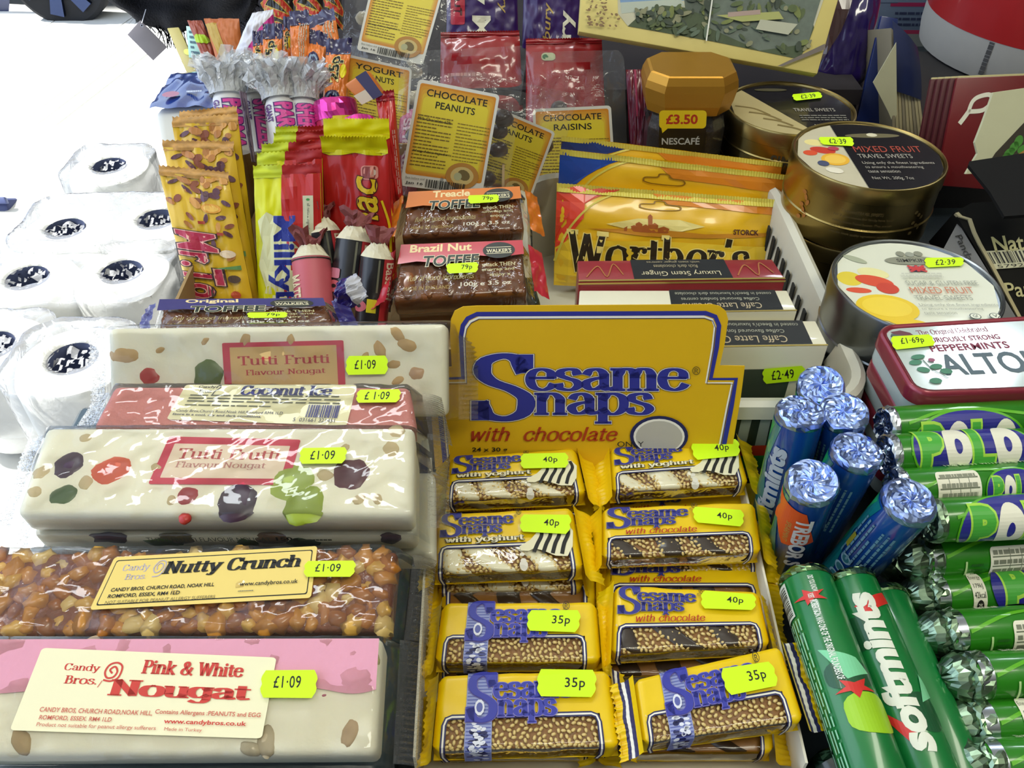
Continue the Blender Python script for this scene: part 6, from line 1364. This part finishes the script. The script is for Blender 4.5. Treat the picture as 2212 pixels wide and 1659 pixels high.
clearbag('clear bag with a tilted chocolate peanuts label, half behind the front one', [(1000, 148), (1250, 205), (1180, 445), (960, 430)], (.665, .635), [(1046, 216), (1196, 280), (1140, 436), (1002, 402)], 'CHOCOLATE', 'PEANUTS', 4, (1120, 195), 8)
clearbag('clear bag with a chocolate peanuts label in full view, nearest the camera', [(866, 112), (1142, 98), (1092, 440), (846, 420)], (.625, .58), [(908, 172), (1080, 206), (1042, 420), (868, 398)], 'CHOCOLATE', 'PEANUTS', 5, (1020, 135), 18)
pack('sherbet_tube', 'pink tube with pale lettering behind the front clear bag', 'sweet tube', [(862, 240), (912, 232), (900, 420), (856, 420)], (.66, .63), .016, M('b85c84', .4, coat=.5), lambda A: A.T('SHERBET', .25, .1, .6, .9, M('d8c0cc', .4), rot=-90, bold=.03), None, 6, None, 84)

# ================================================================ REAR ROW: PURPLE BARS, RED BAGS, PICTORIAL BOX
pur = M('34185c', .3, coat=.5, var=.15, vs=15); gld = M('b89a50', .4)
def dm(k):
    def f(A):
        if k == 0: A.rr(.06, -.1, .26, .75, .03, .03, M('b0283c', .4)); A.T('NUT', .10, .25, .22, .62, M('3a1018', .4), rot=-90, bold=.03); A.T('y M', .28, .22, .62, .96, cream, rot=-90, bold=.02); A.T('bury', .72, .1, .86, .58, gld, rot=-90, shear=.2, bold=.01); A.ell(.12, .93, .08, .06, M('8a6c54', .4), 12)
        else: A.T('iry M', .62, .05, .92, .98, cream, rot=90, bold=.02); A.T('bury', .35, .40, .52, .90, gld, rot=90, shear=.2, bold=.01)
    return f
pack('purple_bar', 'large purple chocolate bar with a red flash, left of two at the top', 'chocolate bar', [(966, -60), (1116, -60), (1120, 96), (964, 92)], (.88, .85), .012, pur, dm(0), None, 8, 'large purple chocolate bars', 86)
pack('purple_bar', 'large purple chocolate bar, right of two at the top beside the pictorial box', 'chocolate bar', [(1132, -60), (1258, -60), (1250, 108), (1128, 104)], (.87, .84), .012, pur, dm(1), None, 8, 'large purple chocolate bars', 87)
redf = M('98141c', .25, coat=.7, var=.15)
pack('red_bag', 'shiny red foil bag below the left purple bar', 'sweet bag', [(952, 76), (1122, 72), (1130, 240), (950, 240)], (.82, .78), .02, redf, lambda A: A.rows(.1, .5, .5, .6, 1, M('b87870', .5)), redf, 30, 'shiny red foil bags', 88, th=.004)
pack('red_bag', 'shiny red foil bag below the right purple bar with a pale recycling mark', 'sweet bag', [(1136, 90), (1300, 88), (1310, 300), (1136, 300)], (.80, .76), .02, redf, lambda A: (A.rr(.20, .12, .38, .20, .05, .03, M('b8bc90', .5)), A.ell(.25, .16, .04, .025, M('3a6a3c', .5), 10)), redf, 30, 'shiny red foil bags', 89, th=.004)
pack('red_bag', 'narrow dark magenta bag edge between clear bag and coffee jar', 'sweet bag', [(1352, 150), (1400, 150), (1400, 350), (1362, 350)], (.755, .72), .012, M('701430', .3, coat=.6), lambda A: A.rect(.35, .0, .45, .5, M('a83050', .4)), None, 6, 'shiny red foil bags', 90)
fb = face([(1260, -75), (1832, -75), (1766, 160), (1250, 68)], Y=(.80, .748)); T = thing('fudge_box', 'cream box with a coastal landscape picture and a ribbon, above the coffee jar', 'box', fb.mid)
slab('box', fb, .009, .0012, M('d2c070', .5, var=.03), T); A = Art(fb.W / fb.H); u = lambda *p: U(fb, *p)
A.poly(u((1332, -60), (1800, -60), (1745, 95), (1726, 128), (1540, 90), (1356, 57), (1335, 30)), M('b8b498', .5))
A.poly(u((1332, -60), (1800, -60), (1790, -10), (1640, -6), (1340, 8)), M('6c8cb0', .5)); A.poly(u((1340, 6), (1470, -2), (1480, 14), (1342, 30)), M('a8b0a0', .5))
gg = [M(h_, .6, var=.35, vs=120) for h_ in ('3c4a2c', '4c5a30', '2e3a2c', '6a7438', '50604c', '7c7c5c')]
A.poly(u((1356, 57), (1385, 30), (1430, 12), (1490, 18), (1560, 8), (1640, 20), (1745, 10), (1758, 60), (1745, 95), (1726, 128), (1540, 90)), gg[0])
A.poly(u((1540, -60), (1790, -60), (1760, 40), (1745, 95), (1640, 110), (1530, 60)), M('5c665a', .6, var=.35, vs=120)); A.poly(u((1470, -60), (1545, -60), (1540, 40), (1480, 20)), M('4a5448', .6, var=.35, vs=120))
r4 = random.Random(11)
for i in range(150):
    x = r4.uniform(1375, 1745); lo_ = 62 + (x - 1356) * .17; hi_ = 18 + 0 * x; y = r4.uniform(hi_ if x < 1480 else -50, lo_ - 8); (cx, cy_2), = u((x, y)); A.ell(cx, cy_2, r4.uniform(.008, .03), r4.uniform(.012, .04), gg[r4.randrange(6)], 9, r4.uniform(0, 3)); A.lay -= (i % 4 != 0)
A.poly(u((1545, 36), (1680, 28), (1690, 44), (1600, 50)), M('9a9c54', .5)); A.poly(u((1640, 45), (1720, 55), (1700, 78), (1630, 66)), M('a8a890', .5)); A.poly(u((1570, 30), (1640, 24), (1640, 34), (1570, 40)), M('9c8478', .5))
A.poly(u((1538, -20), (1541, -20), (1525, 92), (1522, 91)), M('d8d8cc', .5))
sk_ = M('7a5c34', .5)
for i in range(46):
    x, y = r4.uniform(1266, 1312 if i % 3 else 1336), r4.uniform(-6 if i % 3 else 30, 62); (cx, cy_2), = u((x, y)); A.ell(cx, cy_2, r4.uniform(.004, .009), r4.uniform(.008, .02), sk_, 7, r4.uniform(0, 3)); A.lay -= (i % 5 != 0)
A.poly(u((1676, 146), (1686, 147), (1779, 110), (1778, 98)), M('5c5048', .45)); A.build('box_print', T, fb, h0=.0003)
fc = face([(1790, -60), (1915, -60), (1862, 200), (1752, 178)], Y=(.84, .81)); pack('purple_bag', 'glossy violet film bag right of the pictorial box', 'sweet bag', [(1790, -60), (1915, -60), (1862, 196), (1752, 180)], (.86, .825), .03, M('2a1c58', .15, coat=1, var=.5, vs=40), lambda A: A.poly([(.0, .0), (.5, .0), (.3, .5), (.05, .8)], M('4a3434', .3, coat=.8)), None, 6, None, 91)
# ================================================================ TOP RIGHT: LEAFLETS, DRUM, BOOKLETS, BLACK CARTONS
fc = face([(1850, -80), (2080, -80), (2050, 200), (1832, 196)], Y=(1.17, 1.15)); T = thing('notice_board', 'grey-blue printed board with pink lines behind the leaflets', 'board', fc.mid); slab('board', fc, .006, .001, M('6c7c90', .6), T)
A = Art(); A.poly([(.0, .53), (1, .50), (1, 1), (0, 1)], M('8c9088', .6)); A.rect(.0, .50, 1, .53, M('b03858', .5)); A.rect(.35, .29, 1, .32, M('a82c58', .5))
for i in range(7): A.rect(.18, .02 + i * .045, .42, .026 + i * .045, M('4c5870', .5)); A.lay -= 1
A.lay += 1; A.ell(.15, .68, .10, .05, M('2c4470', .5), 16); A.T('1', .14, .66, .17, .71, cream); A.rows(.4, .35, .9, .48, 3, M('38405c', .5)); A.build('board_print', T, fc)
nvb = M('1c2c64', .3, coat=.5, var=.15, vs=15)
fc = face([(1905, 34), (1940, 40), (1930, 300), (1846, 280)], Y=(.82, .78)); T = thing('blue_booklet', 'dark blue glossy booklet leaning left behind the middle tins', 'booklet', fc.mid); slab('cover', fc, .004, .0008, nvb, T)
fc = face([(1925, 60), (1975, 110), (2000, 300), (1928, 300)], Y=(.79, .76)); T = thing('leaflet_stack', 'standing leaflets with navy covers and cream page edges', 'leaflets', fc.mid)
pg_ = M('a89c78', .7, var=.1)
for k in range(9):
    c = [p.copy() for p in fc.c]; a, b = k / 9, (k + .86) / 9; q = Face([c[0].lerp(c[1], a), c[0].lerp(c[1], b), c[3].lerp(c[2], b), c[3].lerp(c[2], a)]); slab('leaflet', q, .05, .0005, pg_ if k % 3 else M('8a8068', .7), T)
cv = Face([fc.flat(-.002, fc.H * 1.05) + fc.n * .004, fc.flat(fc.W * 1.05, fc.H * 1.05) + fc.n * .004, fc.flat(fc.W, fc.H * .45) + fc.n * .001, fc.flat(0, fc.H * .45) + fc.n * .001]); v, f = grid(12, 8, lambda a, b: cv.flat(a * cv.W, b * cv.H) + cv.n * (.004 * math.sin(a * 3.14) + .003 * math.sin(b * 3))); mk('navy_cover', v, f, M('222a4c', .35, coat=.3), T, True)
fc = face([(1932, 92), (1938, 96), (1938, 290), (1886, 178)], Y=(.77, .765)); T = thing('loose_leaf', 'single cream sheet sticking out left of the standing leaflets', 'sheet', fc.mid); prism('sheet', fc, [(1936, 92), (1938, 288), (1918, 240), (1886, 178)], .0006, M('c8c4a0', .7), T)
dc = at(2290, 60, Y=.98); T = thing('round_drum', 'large round tub, red above and grey-white below, at the top right corner', 'tub', (dc.x, dc.y, 0))
rD = .145; zb_ = at(2290, 138, Y=.98 - rD).z
lathe('drum_body', [(0, .062 - zb_), (rD * .98, .062 - zb_), (rD, .08 - zb_), (rD, 0)], V((dc.x, dc.y, zb_)), M('a8a49c', .5), T); lathe('red_band', [(rD * 1.002, 0), (rD * 1.002, .13), (rD * .9, .135), (0, .135)], V((dc.x, dc.y, zb_)), M('a81c1c', .4, coat=.4), T)
class Mp: pass
mp = Mp(); mp.W, mp.H = .05, .038; mp.m = lambda x, y, h=0: V((dc.x - (rD + h) * math.cos(.55 + x / rD), dc.y - (rD + h) * math.sin(.55 + x / rD), zb_ - .039 + y)); A = Art(); A.T('S W E E T S', .1, .0, .3, 1, M('4c4a48', .5), rot=-90) if 0 else A.rows(.1, .0, .35, .9, 1, M('4c4a48', .5), vert=True); A.build('drum_print', T, mp, cut=(.2, 0))
fr = face([(2068, 168), (2290, 160), (2262, 420), (2022, 400)], Y=(.70, .66)); T = thing('red_booklets', 'dark red booklets with a slanted white letter, standing at the right edge', 'booklets', fr.mid)
rd2 = M('6c1418', .35, coat=.4, var=.1)
for k in range(5):
    q = Face([p - fr.n * .005 * k + V((-.003 * k, 0, 0)) for p in fr.c]); BK = slab('booklet', q, .0035, .0006, rd2 if k == 0 else M('4c1014', .5), T)
    pgs = Face([q.flat(.001, q.H + .0015), q.flat(q.W, q.H + .0015), q.flat(q.W, q.H - .004), q.flat(.001, q.H - .004)]); pgs.n = fr.n; slab('pages', pgs, .0022, .0003, M('b8ac78', .7), BK, lift=-.0006)
A = Art(); a = u2 = U(fr, (2072, 206), (2138, 266)); A.line([U(fr, p_)[0] for p_ in ((2074, 265), (2084, 252), (2094, 238))], .045, cream, 1.1, True); A.line([U(fr, p_)[0] for p_ in ((2092, 240), (2100, 220), (2114, 209), (2138, 205), (2140, 222), (2122, 238), (2094, 241))], .04, cream, 1.1, True); A.build('cover_letter', T, fr)
fw_ = face([(2100, 190), (2290, 170), (2270, 360), (2080, 380)], Y=(.60, .575)); T = thing('torn_carton_card', 'cream torn cardboard flap with a leafy picture at the right edge', 'card', fw_.mid)
prism('card', fw_, [(2146, 200), (2260, 184), (2260, 366), (2086, 376), (2112, 332), (2106, 308), (2124, 262)], .003, M('c4c098', .7, var=.05), T)
A = Art(); A.poly(U(fw_, (2252, 222), (2252, 360), (2122, 372), (2150, 330)), M('3c3428', .5, var=.3, vs=50))
for x, y, k in ((2190, 318, .5), (2180, 330, .9), (2200, 305, .2), (2210, 322, 1.2), (2172, 342, .4)): (cx, cy_2), = U(fw_, (x, y)); A.ell(cx, cy_2, .05, .07, M('4c8a34', .5), 12, k); A.lay -= 1
A.lay += 1; A.line([U(fw_, p_)[0] for p_ in ((2140, 366), (2180, 348), (2240, 310))], .04, M('a87c3c', .5), 1.1, True); A.build('picture', T, fw_)
fk = face([(2080, 372), (2280, 344), (2290, 700), (2190, 700)], Y=(.575, .47)); T = thing('black_carton', 'torn black carton with cream lettering and a barcode at the right edge', 'carton', fk.mid); bk3 = M('0f0e0a', .75, var=.1, spec=.2)
prism('carton_side', fk, [(2062, 458), (2100, 438), (2290, 430), (2300, 720), (2205, 720), (2150, 610)], .05, bk3, T)
fl = face([(2080, 372), (2280, 344), (2290, 470), (2155, 496)], Y=(.555, .505)); prism('flap', fl, [(2084, 374), (2280, 345), (2290, 470), (2240, 484), (2212, 488), (2158, 492), (2128, 440), (2082, 382)], .003, M('121110', .8, spec=.2), T, lift=.012)
ce = M('b0a47c', .7)
B = Buf(); pe = [(2062, 462), (2070, 470), (2090, 476), (2100, 505), (2112, 530), (2140, 580), (2172, 640), (2204, 700)]
for p, q in zip(pe, pe[1:]):
    a, b = fk.flat(*fk.hit(*p)) + fk.n * .0015, fk.flat(*fk.hit(*q)) + fk.n * .0015; a2, b2 = fk.flat(*fk.hit(p[0] + 7, p[1] - 2)) + fk.n * .0015, fk.flat(*fk.hit(q[0] + 7, q[1] - 2)) + fk.n * .0015
    B.add([a, b, b2, a2, a - fk.n * .003, b - fk.n * .003, b2 - fk.n * .003, a2 - fk.n * .003], [(0, 1, 2, 3), (7, 6, 5, 4), (0, 4, 5, 1), (1, 5, 6, 2), (2, 6, 7, 3), (3, 7, 4, 0)])
B.mk('torn_edge', ce, T)
A = Art(); wv = M('b8b078', .5); b1 = U(fk, (2138, 512), (2222, 500), (2222, 540), (2143, 545))
def inq(A2, px4, name, f2=fk): A2.build(name, T, f2, pq(f2, px4, .001), h0=.0012)
A.T('Nat.', 0, 0, 1, 1, wv, bold=.02); inq(A, [(2140, 512), (2215, 505), (2222, 540), (2150, 546)], 'lettering')
A = Art(); A.rect(0, 0, 1, 1, M('c0bc98', .5)); A.bars(.05, .08, 1, .72, INK, 20); A.T('57924 6', .1, .78, .95, .96, INK); inq(A, [(2124, 543), (2240, 537), (2256, 574), (2146, 582)], 'barcode_label')
A = Art(); A.T('Panda', 0, 0, 1, 1, wv, shear=.2, bold=.01); inq(A, [(2162, 612), (2262, 604), (2274, 640), (2176, 642)], 'lettering')
fs_ = face([(2040, 480), (2110, 480), (2225, 700), (2115, 700)], Y=(.545, .44)); T = thing('grey_carton', 'grey card strip with dark script between the pale tin and the black carton', 'card', fs_.mid)
prism('strip', fs_, [(2069, 480), (2210, 710), (2120, 710), (2034, 545)], .02, M('6c6c6c', .6), T); A = Art(); A.T('Panda', 0, 0, 1, 1, M('1c1c1c', .5), shear=.2); A.build('lettering', T, fs_, pq(fs_, [(2074, 505), (2102, 560), (2088, 566), (2062, 512)], .0), h0=.0008)
# supports for the rear right corner
T = thing('display_step', 'dark step under the booklets and tubs at the back right', 'stand', (.5, .8, 0)); mk('step', *boxv(.34, .735, .0, .85, .98, .06), M('1c1a1c', .7), T)
# ================================================================ HANGING BLACK MESH BAG AND TAG
T = thing('mesh_bag', 'black mesh fabric hanging in from the top left', 'bag', at(380, 20, Y=.95))
lowp = [(225, -12), (262, 18), (300, 44), (345, 62), (380, 70), (420, 64), (470, 60), (520, 52), (545, 30), (560, -10)]
lw_ = crv(lowp, 5); nl = len(lw_) - 1; bf = M('0c0d16', .85, var=.4, vs=200, bump=.8, bs=500)
def g(a, b):
    x, y = lw_[round(a * nl)]; yy = y + (-90 - y) * b; P = at(x, yy, Y=.95); return P + V((0, .02 * noise.noise(V((a * 6, b * 4, 1))) - .02 * b, 0))
v, f = grid(nl, 14, g); mk('fabric', v, f, bf, T, True)
B = Buf(); r5 = random.Random(3)
for i in range(150):
    k = r5.uniform(.2, .98); x, y = lw_[int(k * nl)]; a = at(x, y - 4, Y=.948); L = .012 if not .35 < k < .5 else .022; b = a + V((r5.uniform(-.012, .012), 0, -r5.uniform(.3, 1) * L)); w2_ = V((.0005, 0, .0003)); B.add([a - w2_, a + w2_, b + w2_, b - w2_], [(0, 1, 2, 3)])
B.mk('lace_fringe', bf, T)
ft = face([(303, 44), (361, 102), (331, 131), (275, 75)], Y=(.93, .925)); T = thing('hang_tag', 'plain grey card tag hanging from the black fabric', 'tag', ft.mid); slab('card', ft, .0012, .0004, M('8c8890', .6, var=.03), T); A = Art(); A.ell(.12, .13, .045, .06, M('c8d0e8', .4), 14); A.ell(.12, .13, .028, .038, INK, 12); A.build('eyelet', T, ft)
mk('string', [at(305, 50, Y=.929), at(307, 50, Y=.929), at(316, 20, Y=.94), at(314, 20, Y=.94)], [(0, 1, 2, 3)], M('c0c4d0', .6), T)
